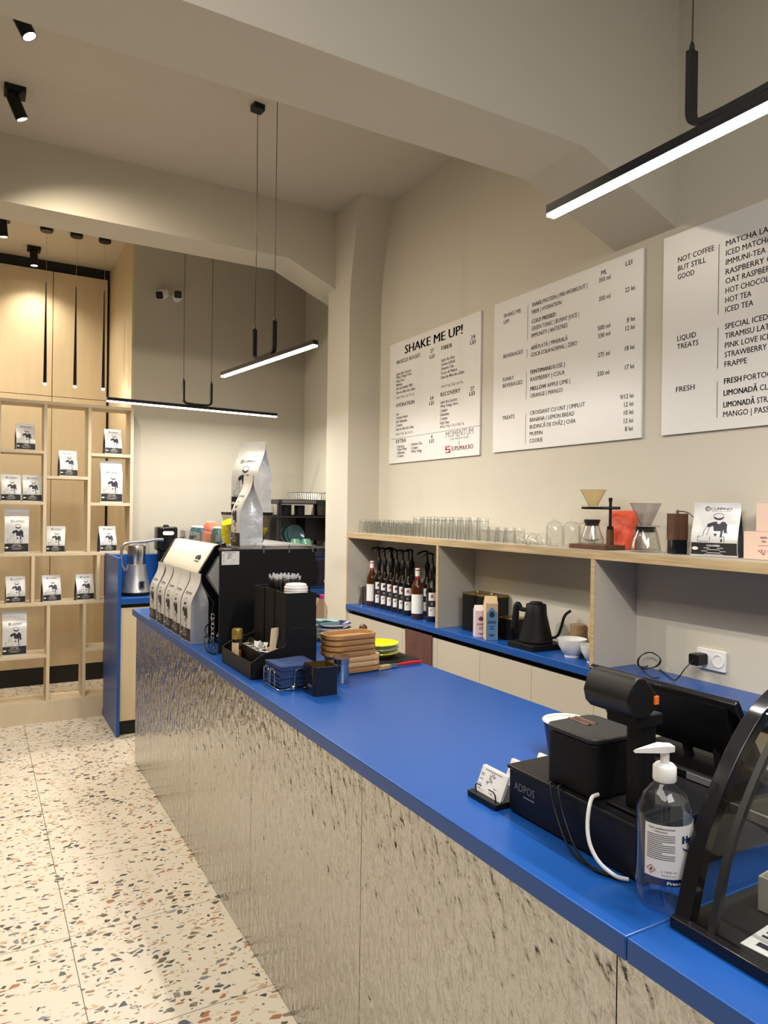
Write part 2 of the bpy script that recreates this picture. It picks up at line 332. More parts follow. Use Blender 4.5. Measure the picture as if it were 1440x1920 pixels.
# lettering: outlines of the built-in font, cap height 1
_TX = {}
def text_geo(s, bold=0.0):
    bold = 0.0; key = s
    if key not in _TX:
        cu = bpy.data.curves.new('lettering', 'FONT'); cu.body = s; cu.size = 1.0; cu.resolution_u = 2; cu.fill_mode = 'FRONT'; cu.offset = bold
        ob = bpy.data.objects.new('lettering', cu); me = ob.to_mesh()
        k = 1 / 0.729
        vs = [(v.co.x * k, v.co.y * k) for v in me.vertices]; fs = [list(p.vertices) for p in me.polygons]
        ob.to_mesh_clear(); bpy.data.objects.remove(ob); bpy.data.curves.remove(cu)
        x0 = min([v[0] for v in vs], default=0); x1 = max([v[0] for v in vs], default=1)
        _TX[key] = ([(a - x0, b) for a, b in vs], fs, max(1e-3, x1 - x0))
    return _TX[key]
def put_text(mb, s, fn, u, v, h, width=None, align='l', bold=0.0):
    vs, fs, w = text_geo(s); k = (width / w) if width else h
    off = {'l': 0, 'c': -w * k / 2, 'r': -w * k}[align]
    for du in ((-bold * 2.2, 0.0, bold * 2.2) if bold > 0 else (0.0,)):      # heavier strokes by doubling the outline sideways
        mb.add([fn(u + off + (a + du) * k, v + b * h) for a, b in vs], fs)
def put_rect(mb, fn, u0, v0, u1, v1, nu=1, nv=1):
    mb.grid(lambda a, b: fn(u0 + (u1 - u0) * a, v0 + (v1 - v0) * b), nu, nv)

def part_at(mb, name, m, root, bevel=0.0, **k):     # a part given in room coordinates under an unrotated thing
    off = Vector((0, 0, 0)); r = root
    while r is not None: off += Vector(r.location); r = r.parent
    mb.v = [(x - off.x, y - off.y, z - off.z) for x, y, z in mb.v]
    return mb.build(name, m, root, bevel, **k)

# ================================================================== THE ROOM
XW = 2.485; YB = 5.78; ZC = 3.69; YN = 6.85
struct(MB().box(-3.3, -2.2, -0.08, 2.62, 7.0, 0.0).build('floor', M['terrazzo']), 'cream terrazzo tile floor with coloured chips', 'floor')
struct(MB().box(-3.3, -2.2, ZC, 2.62, 7.0, ZC + 0.1).build('ceiling', M['ceiling']), 'smooth beige painted ceiling between the beams', 'ceiling')
struct(MB().box(XW, -2.2, 0, XW + 0.13, YB + 0.12, ZC).build('wall_right', M['wall']), 'beige painted wall behind the menu boards', 'wall')
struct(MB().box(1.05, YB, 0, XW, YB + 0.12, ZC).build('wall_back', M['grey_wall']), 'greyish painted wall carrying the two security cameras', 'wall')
struct(MB().box(-3.3, -2.2, 0, -3.2, 7.0, ZC).build('wall_left', M['dimwall']), 'unseen wall across the customers aisle, dark to cut bounced light', 'wall')
w = MB()
for x0, x1 in ((-3.2, -2.265), (-2.26, -1.32), (-1.315, -0.38), (-0.375, 0.5635), (0.5685, 1.012)):
    w.box(x0, YN, 0.15, x1, YN + 0.03, 2.503); w.box(x0, YN, 2.508, x1, YN + 0.03, 3.592)
struct(w.build('wall_far', M['tan'], bevel=0.0015), 'tan laminate wall panels of the niche behind the shelf', 'wall')
struct(MB().box(-3.2, YN + 0.035, 0, 1.034, YN + 0.06, ZC).build('trim_1', M['void']), 'black backing showing in the joints of the tan panels', 'trim')
struct(MB().box(-3.2, YN - 0.004, 0.0, 1.012, YN + 0.03, 0.145).build('baseboard_far', M['void']), 'black skirting under the tan wall panels', 'baseboard')
sd = struct(MB().box(1.034, YB - 0.001, 0, 1.05, YN + 0.05, ZC).build('wall_niche', M['tan']), 'tan laminate side wall of the niche right of the hanging rods', 'wall')
# recessed pull in the side wall
pull = MB().box(1.029, 5.815, 1.365, 1.0345, 5.822, 1.50).box(1.029, 5.852, 1.365, 1.0345, 5.859, 1.50).box(1.029, 5.815, 1.495, 1.0345, 5.859, 1.502).box(1.029, 5.815, 1.363, 1.0345, 5.859, 1.37)
pl = thing('door_pull', 'small dark rectangular pull on the tan niche side wall', 'handle', (1.034, 5.837, 1.363))
part_at(pull, 'pull_frame', M['midgrey'], pl); part_at(MB().box(1.032, 5.822, 1.37, 1.0345, 5.852, 1.495), 'pull_recess', M['void'], pl)
# beams and column
struct(MB().prism([(-3.2, ZC), (-3.2, 2.925), (1.955, 2.925), (XW, 2.728), (XW, ZC)], 1.964, 2.285, 'y').build('beam_front', M['wall'], smooth=False), 'deep painted ceiling beam with a sloping end above the menu boards', 'beam')
struct(MB().prism([(-3.2, ZC), (-3.2, 3.298), (1.868, 3.298), (2.24, 3.138), (XW, 3.035), (XW, ZC)], 4.662, 4.958, 'y').build('beam_back', M['wall'], smooth=False), 'painted ceiling beam over the coffee station meeting the column', 'beam')
cp = [(4.78, 0), (4.43, 0)] + [(4.43 - 0.155 * max(0, (z - 2.95) / (ZC - 2.95)) ** 1.7, z) for z in [2.6 + (ZC - 2.6) * k / 16 for k in range(17)]] + [(4.78, ZC)]
struct(MB().prism(cp, 2.235, XW, 'x').build('column', M['wall'], sharp=25), 'beige wall column between the shelf and the coffee station, flaring at the ceiling', 'column')

# ================================================================== DISPLAY SHELF (left, behind)
sh = thing('display_shelf', 'tall pale wood open display shelf holding the coffee bags', 'shelf', (0.28, 5.64, 0))
SY0, SY1, T = 5.64, 5.86, 0.022
XP = [-0.455, -0.16, 0.135, 0.428, 0.723, 1.021]
zs_row = [2.300, 1.945, 1.768, 1.580, 1.214, 0.858, 0.487, 0.152]
def hboard(x0, x1, z, name='shelf_board', t=T): part_at(MB().box(x0, SY0, z - t, x1, SY1, z), name, M['shelfwood'], sh, 0.001)
def vpost(x, z0, z1): part_at(MB().box(x - T / 2, SY0 + 0.001, z0, x + T / 2, SY1 - 0.001, z1), 'post', M['shelfwood'], sh, 0.001)
hboard(XP[0] - T, XP[5] + T / 2, 2.300, 'top_board'); hboard(XP[0] - T, XP[5] + T / 2, 1.214); hboard(XP[0] - T, XP[5] + T / 2, 0.858)
for x in XP: vpost(x, 1.214, 2.300 - T)
hboard(XP[2] + T / 2, XP[3] - T / 2, 1.945); hboard(XP[2] + T / 2, XP[3] - T / 2, 1.580)
hboard(XP[3] + T / 2, XP[4] - T / 2, 1.768)
hboard(XP[4] + T / 2, XP[5] - T / 2, 1.945); hboard(XP[4] + T / 2, XP[5] - T / 2, 1.580)
hboard(XP[1] + T / 2, XP[2] - T / 2, 1.768); hboard(XP[0] + T / 2, XP[1] - T / 2, 1.945)
for x in (-0.37, 0.0, 0.358, 0.793): vpost(x, 0.858, 1.214 - T)
for x in (XP[0], -0.16, 0.10, 0.461, 0.702, 1.021): vpost(x, 0.152, 0.858 - T)
hboard(0.10 + T / 2, 0.461 - T / 2, 0.487); hboard(0.702 + T / 2, 1.010, 0.505); hboard(-0.16 + T / 2, 0.10 - T / 2, 0.487)
part_at(MB().box(XP[0] - T, SY0 - 0.002, 0.0, 0.832, SY1, 0.130), 'plinth', M['shelfwood'], sh, 0.001)
hboard(XP[0] - T, XP[5] + T / 2, 0.152)

# ================================================================== BACK UNIT (coffee station by the grey wall)
bu = thing('back_unit', 'blue and beige work unit with tall blue end panel by the shelf', 'counter', (0.85, 5.05, 0))
part_at(MB().box(0.834, 5.05, 0.0, 0.856, 5.632, 1.207), 'end_panel', M['blue'], bu, 0.0015)
part_at(MB().box(0.857, 5.055, 0.892, 2.48, 5.52, 0.934), 'worktop', M['blue'], bu, 0.002)
part_at(MB().box(0.857, 5.52, 0.892, 2.48, 5.632, 1.200), 'upstand', M['blue'], bu, 0.002)
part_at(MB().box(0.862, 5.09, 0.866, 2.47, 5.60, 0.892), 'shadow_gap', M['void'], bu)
part_at(MB().box(0.857, 5.072, 0.100, 1.45, 5.60, 0.866), 'cabinet_front', M['tan'], bu, 0.001)
part_at(MB().box(1.454, 5.072, 0.100, 2.47, 5.60, 0.866), 'cabinet_front', M['tan'], bu, 0.001)
part_at(MB().box(0.857, 5.095, 0.0, 2.47, 5.58, 0.100), 'plinth', M['void'], bu)

# ================================================================== SERVICE COUNTER
ct = thing('service_counter', 'long service counter with blue top and hammered steel front', 'counter', (1.2, 1.9, 0))
part_at(MB().box(0.834, 0.729, 0.893, 1.592, 4.54, 0.930), 'worktop', M['blue'], ct, 0.0025)
part_at(MB().box(0.834, -1.55, 0.893, 1.592, 0.7275, 0.930), 'worktop', M['blue'], ct, 0.0025)
seams = [-1.72, -0.894, -0.064, 0.766, 1.596, 2.426, 3.256, 4.086, 4.53]
for a, b in zip(seams[:-1], seams[1:]):
    part_at(MB().box(0.858, a + 0.0012, 0.004, 0.872, b - 0.0012, 0.8925), 'steel_front', M['hammered'], ct)
part_at(MB().box(0.873, -1.70, 0.0, 1.560, 4.525, 0.8925), 'carcass', M['cabinet'], ct)

# ================================================================== BACK COUNTER AND WALL SHELF (right)
XF = 2.232
bc = thing('back_counter', 'low blue topped back counter with beige doors under the wall shelf', 'counter', (XF, 2.5, 0))
part_at(MB().box(XF, -0.9, 0.866, XW - 0.002, 4.428, 0.900), 'worktop', M['blue'], bc, 0.002)
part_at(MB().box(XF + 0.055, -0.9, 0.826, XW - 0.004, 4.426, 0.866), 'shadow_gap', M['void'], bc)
ys = [4.428, 4.078, 3.700, 3.318, 2.930, 2.540, 2.154, 1.77, 1.38, 0.99, 0.60, 0.21, -0.18, -0.57, -0.9]
for a, b in zip(ys[1:], ys[:-1]):
    part_at(MB().box(XF + 0.018, a + 0.0015, 0.10, XF + 0.036, b - 0.0015, 0.836), 'door', M['cabinet'], bc, 0.001)
part_at(MB().box(XF + 0.037, -0.9, 0.10, XW - 0.004, 4.426, 0.826), 'carcass', M['cabinet'], bc)
part_at(MB().box(XF + 0.06, -0.9, 0.0, XW - 0.004, 4.426, 0.10), 'plinth', M['void'], bc)

ws = thing('wall_shelf', 'long oak edged shelf with dividers on the wall over the back counter', 'shelf', (XF, 2.5, 0.90))
part_at(MB().box(XF + 0.003, -0.9, 1.361, XW - 0.002, 4.428, 1.395), 'top_board', M['greyboard'], ws)
part_at(MB().box(XF, -0.9, 1.360, XF + 0.003, 4.428, 1.3955), 'edge_band', M['oak'], ws, label='oak edge along the shelf front')
for yy in (4.416, 3.306, 2.152, 0.95, -0.2):
    d = part_at(MB().box(XF + 0.004, yy - 0.011, 0.9005, XW - 0.003, yy + 0.011, 1.3605), 'divider', M['greyboard'], ws)
    part_at(MB().box(XF + 0.001, yy - 0.0112, 0.9005, XF + 0.004, yy + 0.0112, 1.3603), 'edge_band', M['oak'], d)

# ================================================================== LAMPS
def pendant(label, c, ang, length, ztop, power, uw=0.22):
    # linear LED bar hung from a bent bracket on two cables; c = centre of the bar
    t = thing('linear_pendant', label, 'lamp', c, ang, 'linear pendant lamps')
    L = length / 2
    MB().box(-0.014, -L, 0.0, 0.014, L, 0.022).build('bar', M['black'], t, 0.001)
    MB().box(-0.0125, -L + 0.002, -0.008, 0.0125, L - 0.002, 0.0).build('diffuser', M['led'], t)
    pts = chaikin([(0, -uw / 2, 0.19), (0, -uw / 2, 0.10), (0, -uw / 2, 0.034), (0, -uw / 2 + 0.06, 0.030), (0, 0, 0.030), (0, uw / 2 - 0.06, 0.030), (0, uw / 2, 0.034), (0, uw / 2, 0.10), (0, uw / 2, 0.19)], 3)
    m = MB()
    n = len(pts)
    for i, p in enumerate(pts):                       # flat strip section 16 x 12 mm
        a = pts[max(0, i - 1)]; b = pts[min(n - 1, i + 1)]; tg = (b - a).normalized(); nr = Vector((0, -tg.z, tg.y))
        for sx, sn in ((-1, -1), (1, -1), (1, 1), (-1, 1)): m.v.append(tuple(p + Vector((0.011 * sx, 0, 0)) + nr * 0.0065 * sn))
    for i in range(n - 1):
        for k in range(4): m.f.append([4 * i + k, 4 * i + (k + 1) % 4, 4 * i + 4 + (k + 1) % 4, 4 * i + 4 + k])
    m.f.append([3, 2, 1, 0]); m.f.append([4 * n - 4, 4 * n - 3, 4 * n - 2, 4 * n - 1]); m.build('bracket', M['black'], t)
    MB().lathe([(0.0045, 0.018), (0.0045, 0.034), (0.007, 0.036)], n=10).build('joint_pin', M['chrome'], t)
    for s in (-1, 1):
        MB().lathe([(0.0001, 0.186), (0.006, 0.19), (0.005, 0.203), (0.002, 0.21)], (0, s * uw / 2, 0), 10).build('cable_grip', M['black'], t)
        MB().tube([(0, s * uw / 2, 0.205), (0.003 * s, s * uw / 2 - 0.002, 0.7), (0, s * uw / 2, ztop - c[2] - 0.001)], 0.0018, 6).build('cable', M['black'], t)
        MB().rbox(-0.03, s * uw / 2 - 0.03, 0.03, s * uw / 2 + 0.03, 0.006, ztop - c[2] - 0.03, ztop - c[2]).build('canopy', M['black'], t)
    d = Vector((sin(-ang), cos(ang), 0))
    o = area('pendant_light', (c[0], c[1], c[2] - 0.0095), (0, 0, -1), 0.024, length - 0.01, power, NEUTRAL); o.rotation_euler = (0, 0, ang)
    o = area('pendant_glow', (c[0], c[1], c[2] - 0.0095), (0, 0, -1), 0.024, length - 0.01, 0.001, NEUTRAL); bpy.data.objects.remove(o)
    return t
pendant('linear LED pendant above the cash register, nearest the camera', (1.268, 0.86, 2.312), 0.0, 1.05, ZC, LED_W)
pendant('linear LED pendant hung over the middle of the blue counter', (1.290, 3.535, 2.312), 0.125, 1.02, ZC, LED_W)
pendant('linear LED pendant over the coffee station in front of the grey wall', (1.375, 5.13, 2.262), -pi / 2 + 0.085, 1.25, ZC, LED_W * 0.8, 0.205)

def ceiling_spot(label, p, aim, power, angle=140, square=True):
    t = thing('ceiling_spotlight', label, 'lamp', p, 0, 'ceiling spotlights')
    MB().rbox(-0.05, -0.05, 0.05, 0.05, 0.006, -0.028, 0.0).build('canopy', M['black'], t)
    MB().tube([(0, 0, -0.025), (0, 0, -0.06)], 0.010, 8).build('joint', M['black'], t)
    q = Vector(aim).normalized().to_track_quat('Z', 'Y').to_matrix().to_4x4(); T = Matrix.Translation((0, 0, -0.066)) @ q
    MB().lathe([(0.0001, -0.035), (0.031, -0.035), (0.031, 0.085), (0.027, 0.085), (0.026, 0.075)], n=20, T=T).build('barrel', M['black'], t)
    MB().disc(0.026, 0.077, n=20, T=T).build('bulb', M['bulb'], t)
    w = Vector(p) + Vector((0, 0, -0.066)) + Vector(aim).normalized() * 0.09
    spot('spot_light', w, aim, power, angle, 1.0, WARM, 0.03)
ceiling_spot('black ceiling spotlight by the front beam, aimed down at the aisle', (0.140, 3.42, ZC), (0.45, -0.1, -0.9), SPOT_W)
ceiling_spot('black ceiling spotlight on a square plate, second back from the front beam', (0.152, 4.15, ZC), (0.42, 0.10, -0.9), SPOT_W)
ceiling_spot('black ceiling spotlight in the niche right of the other niche light', (0.395, 6.60, ZC), (0.05, 0.0, -1), NICHE_W, 130)
ceiling_spot('black ceiling spotlight in the niche at the left edge of the photo', (0.150, 6.02, ZC), (0.1, 0.02, -1), NICHE_W, 130)
for yy_, lab_ in ((3.1, 'nearer'), (4.2, 'farther')): ceiling_spot('black ceiling spotlight over the left of the aisle, %s of the two there' % lab_, (-0.95, yy_, ZC), (0.1, -0.1, -1), SPOT_W * 0.5)
ceiling_spot('added black ceiling spotlight out of view at the far left inside the niche', (-0.6, 6.3, ZC), (0.0, 0.30, -1), NICHE_W * 2.6, 130)  # extra unseen spot, added to brighten the niche that the steel front reflects

for x, lab in ((0.4515, 'leftmost of the three slim black hanging rod lamps'), (0.6645, 'middle one of the three slim black hanging rod lamps'), (0.873, 'rightmost of the three slim black hanging rod lamps')):
    t = thing('rod_pendant', lab, 'lamp', (x, 6.08, 2.495), 0, 'slim rod pendants over the shelf')
    zt = ZC - 2.495
    MB().lathe([(0.0001, zt - 0.03), (0.045, zt - 0.03), (0.047, zt - 0.02), (0.047, zt)], n=24).build('canopy', M['black'], t)
    MB().tube([(0, 0, zt - 0.028), (0.002, 0, zt - 0.2), (0, 0, 0.772)], 0.0013, 6).build('cable', M['steel'], t)
    MB().lathe([(0.0001, 0.778), (0.0035, 0.776), (0.013, 0.02), (0.013, 0.0), (0.010, 0.0)], n=16).build('rod', M['black'], t)
    MB().lathe([(0.0105, 0.004), (0.012, -0.006), (0.008, -0.014), (0.0001, -0.016)], n=12).build('bulb', M['bulb'], t)
    L = bpy.data.lights.new('rod_light', 'POINT'); L.energy = 1.6; L.color = WARM; L.shadow_soft_size = 0.015
    o = bpy.data.objects.new('rod_light', L); o.location = (x, 6.08, 2.462); COL.objects.link(o); o['kind'] = 'helper'

# ================================================================== SECURITY CAMERAS
for lab, p, aim in (('white bullet security camera turned left and down on the grey wall', (1.268, YB, 3.235), Vector((-0.50, -0.75, -0.42))), ('white bullet security camera facing the room on the grey wall', (1.372, YB, 3.225), Vector((-0.22, -0.9, -0.14)))):
    t = thing('security_camera', lab, 'camera', p, 0, 'bullet cameras on the grey wall')
    aim = aim.normalized(); R = Matrix.Rotation(pi / 2, 4, 'X')
    MB().lathe([(0.037, 0.0), (0.037, 0.014), (0.030, 0.02), (0.0001, 0.02)], n=24, T=R).build('mount', M['white'], t)
    for a in (0.9, 3.0, 5.1): MB().lathe([(0.0001, 0.0206), (0.0042, 0.0206)], (0.026 * cos(a), 0.026 * sin(a), 0), 8, T=R).build('screw', M['dark'], t)
    MB().tube([(0, -0.015, 0), (0, -0.04, 0), tuple(Vector((0, -0.04, 0)) + aim * 0.03)], 0.012, 10).build('arm', M['white'], t)
    T2 = Matrix.Translation(Vector((0, -0.045, -0.002))) @ aim.to_track_quat('Z', 'Y').to_matrix().to_4x4()
    MB().rbox(-0.031, -0.031, 0.031, 0.031, 0.014, 0.0, 0.115, T2).build('housing', M['white'], t, 0.002)
    MB().rbox(-0.028, -0.028, 0.028, 0.028, 0.013, 0.114, 0.118, T2).build('lens_face', M['gloss'], t)

# ================================================================== MENU BOARDS
def board(label, y0, y1, z0, z1, name='menu_board'):
    t = thing(name, label, 'menu board', (XW - 0.003, (y0 + y1) / 2, z0), 0, 'menu boards on the right wall')
    part_at(MB().box(XW - 0.013, y1, z0, XW - 0.001, y0, z1), 'panel', M['board'], t, 0.0008)
    return t
def bfn(u, v): return (XW - 0.0136, -u, v)          # u runs along -y
def bpt(zoom, ox, oy, k, x, y): p = on_x(ox + x * k, oy + y * k, XW - 0.0136); return -p.y, p.z
B2 = board('middle white menu board listing shakes, beverages and treats', 3.131, 2.117, 1.877, 2.692)
m = MB(); K2 = (0, 920, 460, 300 / 1440)
def line2(segs, x, y, x1, h=0.0215):
    u, v = bpt(*K2, x, y); u1, _ = bpt(*K2, x1, y)
    tot = sum(text_geo(s, b)[2] for s, b in segs) + 0.35 * (len(segs) - 1); k = (u1 - u) / tot
    for s, b in segs: put_text(m, s, bfn, u, v, h, text_geo(s, b)[2] * k, bold=b); u += (text_geo(s, b)[2] + 0.35) * k
R, B = 0.007, 0.020
for segs, x, y, x1 in (
    ([('SHAKE ME', R)], 118, 655, 270), ([('UP!', R)], 118, 712, 165), ([('BEVERAGES', R)], 114, 1020, 290), ([('FUNKY', R)], 110, 1228, 208), ([('BEVERAGES', R)], 109, 1284, 285), ([('TREATS', R)], 103, 1573, 213),
    ([('SHAKE:', B), ('PROTEIN | PRE-WORKOUT |', R)], 373, 555, 866), ([('FIBER | HYDRATION', R)], 371, 620, 634), ([('COLD PRESSED:', B)], 370, 706, 588), ([('GREEN TONIC | BUNNY JUICE |', R)], 368, 770, 792), ([('IMMUNITY | ANTISTRES', R)], 366, 833, 690),
    ([('AP\u0102', B), ('PLAT\u0102 | MINERAL\u0102', R)], 364, 944, 690), ([('COCA COLA', B), ('NORMAL | ZERO', R)], 363, 1005, 776), ([('FENTIMANS', B), ('ROSE |', R)], 359, 1160, 665), ([('RASPBERRY | COLA', R)], 358, 1226, 663),
    ([('MELLOW', B), ('APPLE LIME |', R)], 357, 1310, 713), ([('ORANGE | MANGO', R)], 356, 1373, 645), ([('CROISSANT CU UNT | UMPLUT', R)], 354, 1528, 846), ([('BANANA | LEMON BREAD', R)], 353, 1590, 750), ([('BUDINC\u0102 DE OV\u0102Z | CHIA', R)], 352, 1653, 763), ([('MUFFIN', R)], 350, 1715, 465), ([('COOKIE', R)], 349, 1778, 466),
    ([('LEI', R)], 1215, 188, 1272), ([('ML', R)], 995, 270, 1045), ([('350 ml', R)], 973, 338, 1077), ([('350 ml', R)], 973, 505, 1077), ([('500 ml', R)], 964, 768, 1074), ([('330 ml', R)], 964, 838, 1074), ([('275 ml', R)], 966, 1010, 1070), ([('330 ml', R)], 960, 1180, 1066),
    ([('22 lei', R)], 1210, 425, 1298), ([('8 lei', R)], 1225, 695, 1296), ([('12 lei', R)], 1213, 770, 1295), ([('18 lei', R)], 1208, 950, 1292), ([('17 lei', R)], 1208, 1120, 1290), ([('9/12 lei', R)], 1166, 1388, 1284), ([('12 lei', R)], 1201, 1455, 1283), ([('10 lei', R)], 1198, 1528, 1282), ([('12 lei', R)], 1198, 1603, 1280), ([('8 lei', R)], 1208, 1674, 1278)):
    line2(segs, x, y, x1)
for x, y0, y1 in ((335, 545, 850), (327, 935, 1018), (322, 1140, 1387), (316, 1512, 1783)):
    u, v0 = bpt(*K2, x, y0); _, v1 = bpt(*K2, x - 2, y1); dl = MB(); put_rect(dl, bfn, u - 0.0012, v1, u + 0.0012, v0); part_at(dl, 'divider_line', M['ink'], B2)
part_at(m, 'menu_lettering', M['ink'], B2, smooth=False)

B3 = board('large white menu board listing matcha, teas and liquid treats, cut off by the photo edge', 2.014, 0.99, 1.877, 2.695)
m = MB(); K3 = (0, 1230, 380, 210 / 877)
def line3(segs, x, y, x1, h=0.0225):
    u, v = bpt(*K3, x, y); u1, _ = bpt(*K3, x1, y)
    tot = sum(text_geo(s, b)[2] for s, b in segs) + 0.5 * (len(segs) - 1); k = (u1 - u) / tot
    for s, b in segs: put_text(m, s, bfn, u, v, h, text_geo(s, b)[2] * k, bold=b); u += (text_geo(s, b)[2] + 0.5) * k
for segs, x, y, x1 in (
    ([('NOT COFFEE', R)], 172, 470, 455), ([('BUT STILL', R)], 172, 538, 390), ([('GOOD', R)], 170, 604, 298), ([('LIQUID', R)], 166, 1085, 312), ([('TREATS', R)], 164, 1150, 331), ([('FRESH', R)], 157, 1485, 301),
    ([('MATCHA LATTE', R)], 548, 342, 985), ([('ICED MATCHA', R)], 548, 417, 900), ([('IMMUNI-TEA', R)], 547, 490, 857), ([('RASPBERRY CHAI', R)], 546, 565, 1010), ([('OAT RASPBERRY', R)], 545, 637, 965), ([('HOT CHOCOLATE', R)], 544, 712, 980), ([('HOT TEA', R)], 543, 786, 745), ([('ICED TEA', R)], 542, 860, 760),
    ([('SPECIAL ICED TEA', R)], 540, 992, 1000), ([('TIRAMISU LATTE', R)], 540, 1066, 950), ([('PINK LOVE ICED', R)], 539, 1140, 935), ([('STRAWBERRY', R)], 537, 1213, 866), ([('FRAPPE', R)], 536, 1288, 712),
    ([('FRESH', B), ('PORTOCALE', R)], 533, 1420, 1000), ([('LIMONAD\u0102', B), ('CLASIC\u0102', R)], 530, 1513, 1030), ([('LIMONAD\u0102', B), ('STRAW', R)], 528, 1605, 960), ([('MANGO | PASSION', R)], 526, 1680, 990)):
    line3(segs, x, y, x1)
for x, y0, y1 in ((494, 325, 876), (486, 978, 1300), (480, 1397, 1686)):
    u, v0 = bpt(*K3, x, y0); _, v1 = bpt(*K3, x - 4, y1); dl = MB(); put_rect(dl, bfn, u - 0.0012, v1, u + 0.0012, v0); part_at(dl, 'divider_line', M['ink'], B3)
part_at(m, 'menu_lettering', M['ink'], B3, smooth=False)

B1 = board('smallest white menu board with the shake me up list, left of the others', 4.272, 3.251, 1.872, 2.690)
m = MB(); g = MB(); rd = MB(); K1 = (0, 720, 560, 1 / 6)
def line1(s, x, y, x1, h=0.022, b=0.0, mb=None):
    u, v = bpt(*K1, x, y); u1, _ = bpt(*K1, x1, y); put_text(mb or m, s, bfn, u, v, h, u1 - u, bold=b)
line1('SHAKE ME UP!', 236, 620, 880, 0.058, 0.018)
for s, x, y, x1 in (('MUSCLE BOOST', 142, 742, 405), ('FIBER', 646, 582, 768), ('RECOVERY', 636, 1104, 857), ('HYDRATION', 137, 1226, 340), ('EXTRA', 136, 1628, 246)): line1(s, x, y, x1, 0.026, 0.014)
for s, x, y, x1 in (('27', 522, 612, 558), ('LEI', 515, 678, 565), ('24', 978, 460, 1025), ('LEI', 970, 520, 1028), ('24', 515, 1142, 555), ('LEI', 510, 1200, 558), ('27', 970, 1036, 1014), ('LEI', 960, 1096, 1018), ('4', 526, 1572, 545), ('LEI', 510, 1624, 558)): line1(s, x, y, x1, 0.024, 0.014)
for s, x, y, x1 in (('Lapte fara Lactoza', 138, 868, 303), ('Whey Trilogy Choco', 138, 905, 312), ('Fulgi Ovaz', 138, 948, 228), ('Banana', 138, 988, 202), ('Unt de Arahide 100%', 137, 1032, 320), ('Gem de Afine fara Zahar', 136, 1078, 352),
    ('Lapte de Ovaz', 643, 712, 793), ('Greens & Reds', 643, 760, 797), ('Seminte Chia', 642, 808, 782), ('Fructe de Padure', 641, 858, 823), ('Gem de Afine fara Zahar', 640, 906, 903),
    ('Lapte fara Lactoza', 632, 1184, 820), ('Whey Trilogy Choco', 632, 1230, 832), ('Colagen', 631, 1278, 712), ('Glutamina', 630, 1325, 730), ('Creatina', 630, 1370, 712), ('Fulgi Ovaz', 629, 1418, 732),
    ('Apa', 136, 1316, 166), ('Coconut Powder', 136, 1358, 268), ('EAA Glutamina', 135, 1402, 258), ('Creatina', 135, 1444, 204), ('Gem de Afine fara Zahar', 134, 1488, 335),
    ('\u2022 Espresso', 138, 1680, 226), ('\u2022 Vegan Whey', 138, 1714, 254), ('\u2022 Glutamina', 138, 1752, 234), ('\u2022 Creatina', 138, 1788, 220), ('\u2022 Seminte Chia', 296, 1655, 426), ('\u2022 Colagen', 296, 1696, 380), ('\u2022 Whey Trilogy', 296, 1736, 424)): line1(s, x, y, x1, 0.0195, 0.008)
for s, x, y, x1 in (('329kcal: P 40g, C 32g, G 7g, F 3g', 136, 1130, 340), ('118kcal: P 14g, C 10g, G 2g, F 12g', 642, 1006, 886), ('120kcal: P 15g, C 20g, G 0g, F 2g', 134, 1538, 322), ('283kcal: P 40g, C 27g, G 10g, F 3g', 628, 1458, 898)): line1(s, x, y, x1, 0.015)
line1('MOMENTUM', 694, 1566, 1002, 0.040, -0.006, g); line1('GOOD SPECIALTY COFFEE', 738, 1594, 952, 0.012, 0, g); line1('X', 832, 1644, 856, 0.022, 0, g)
line1('SUPLIMAX.RO', 755, 1712, 1002, 0.027, 0.012, rd)
u, v = bpt(*K1, 688, 1740); u1, v1 = bpt(*K1, 746, 1655); du = u1 - u; dv = v1 - v     # the angular red S mark
for a, b, c, d in ((0, .82, 1, 1), (0, .42, .3, .82), (0, .42, 1, .6), (.7, 0.0, 1, .45), (0, 0, 1, .18)): put_rect(rd, bfn, u + a * du, v + b * dv, u + c * du, v + d * dv)
ua, va = bpt(*K1, 76, 1586); ub, vb = bpt(*K1, 1090, 1438); dl = MB(); put_rect(dl, bfn, ua, va - 0.001, ub, va + 0.001); part_at(dl, 'divider_line', M['ink'], B1)
part_at(m, 'menu_lettering', M['ink'], B1, smooth=False); part_at(g, 'shop_logo', M['ink_grey'], B1, smooth=False); part_at(rd, 'red_logo', M['red_ink'], B1, smooth=False)

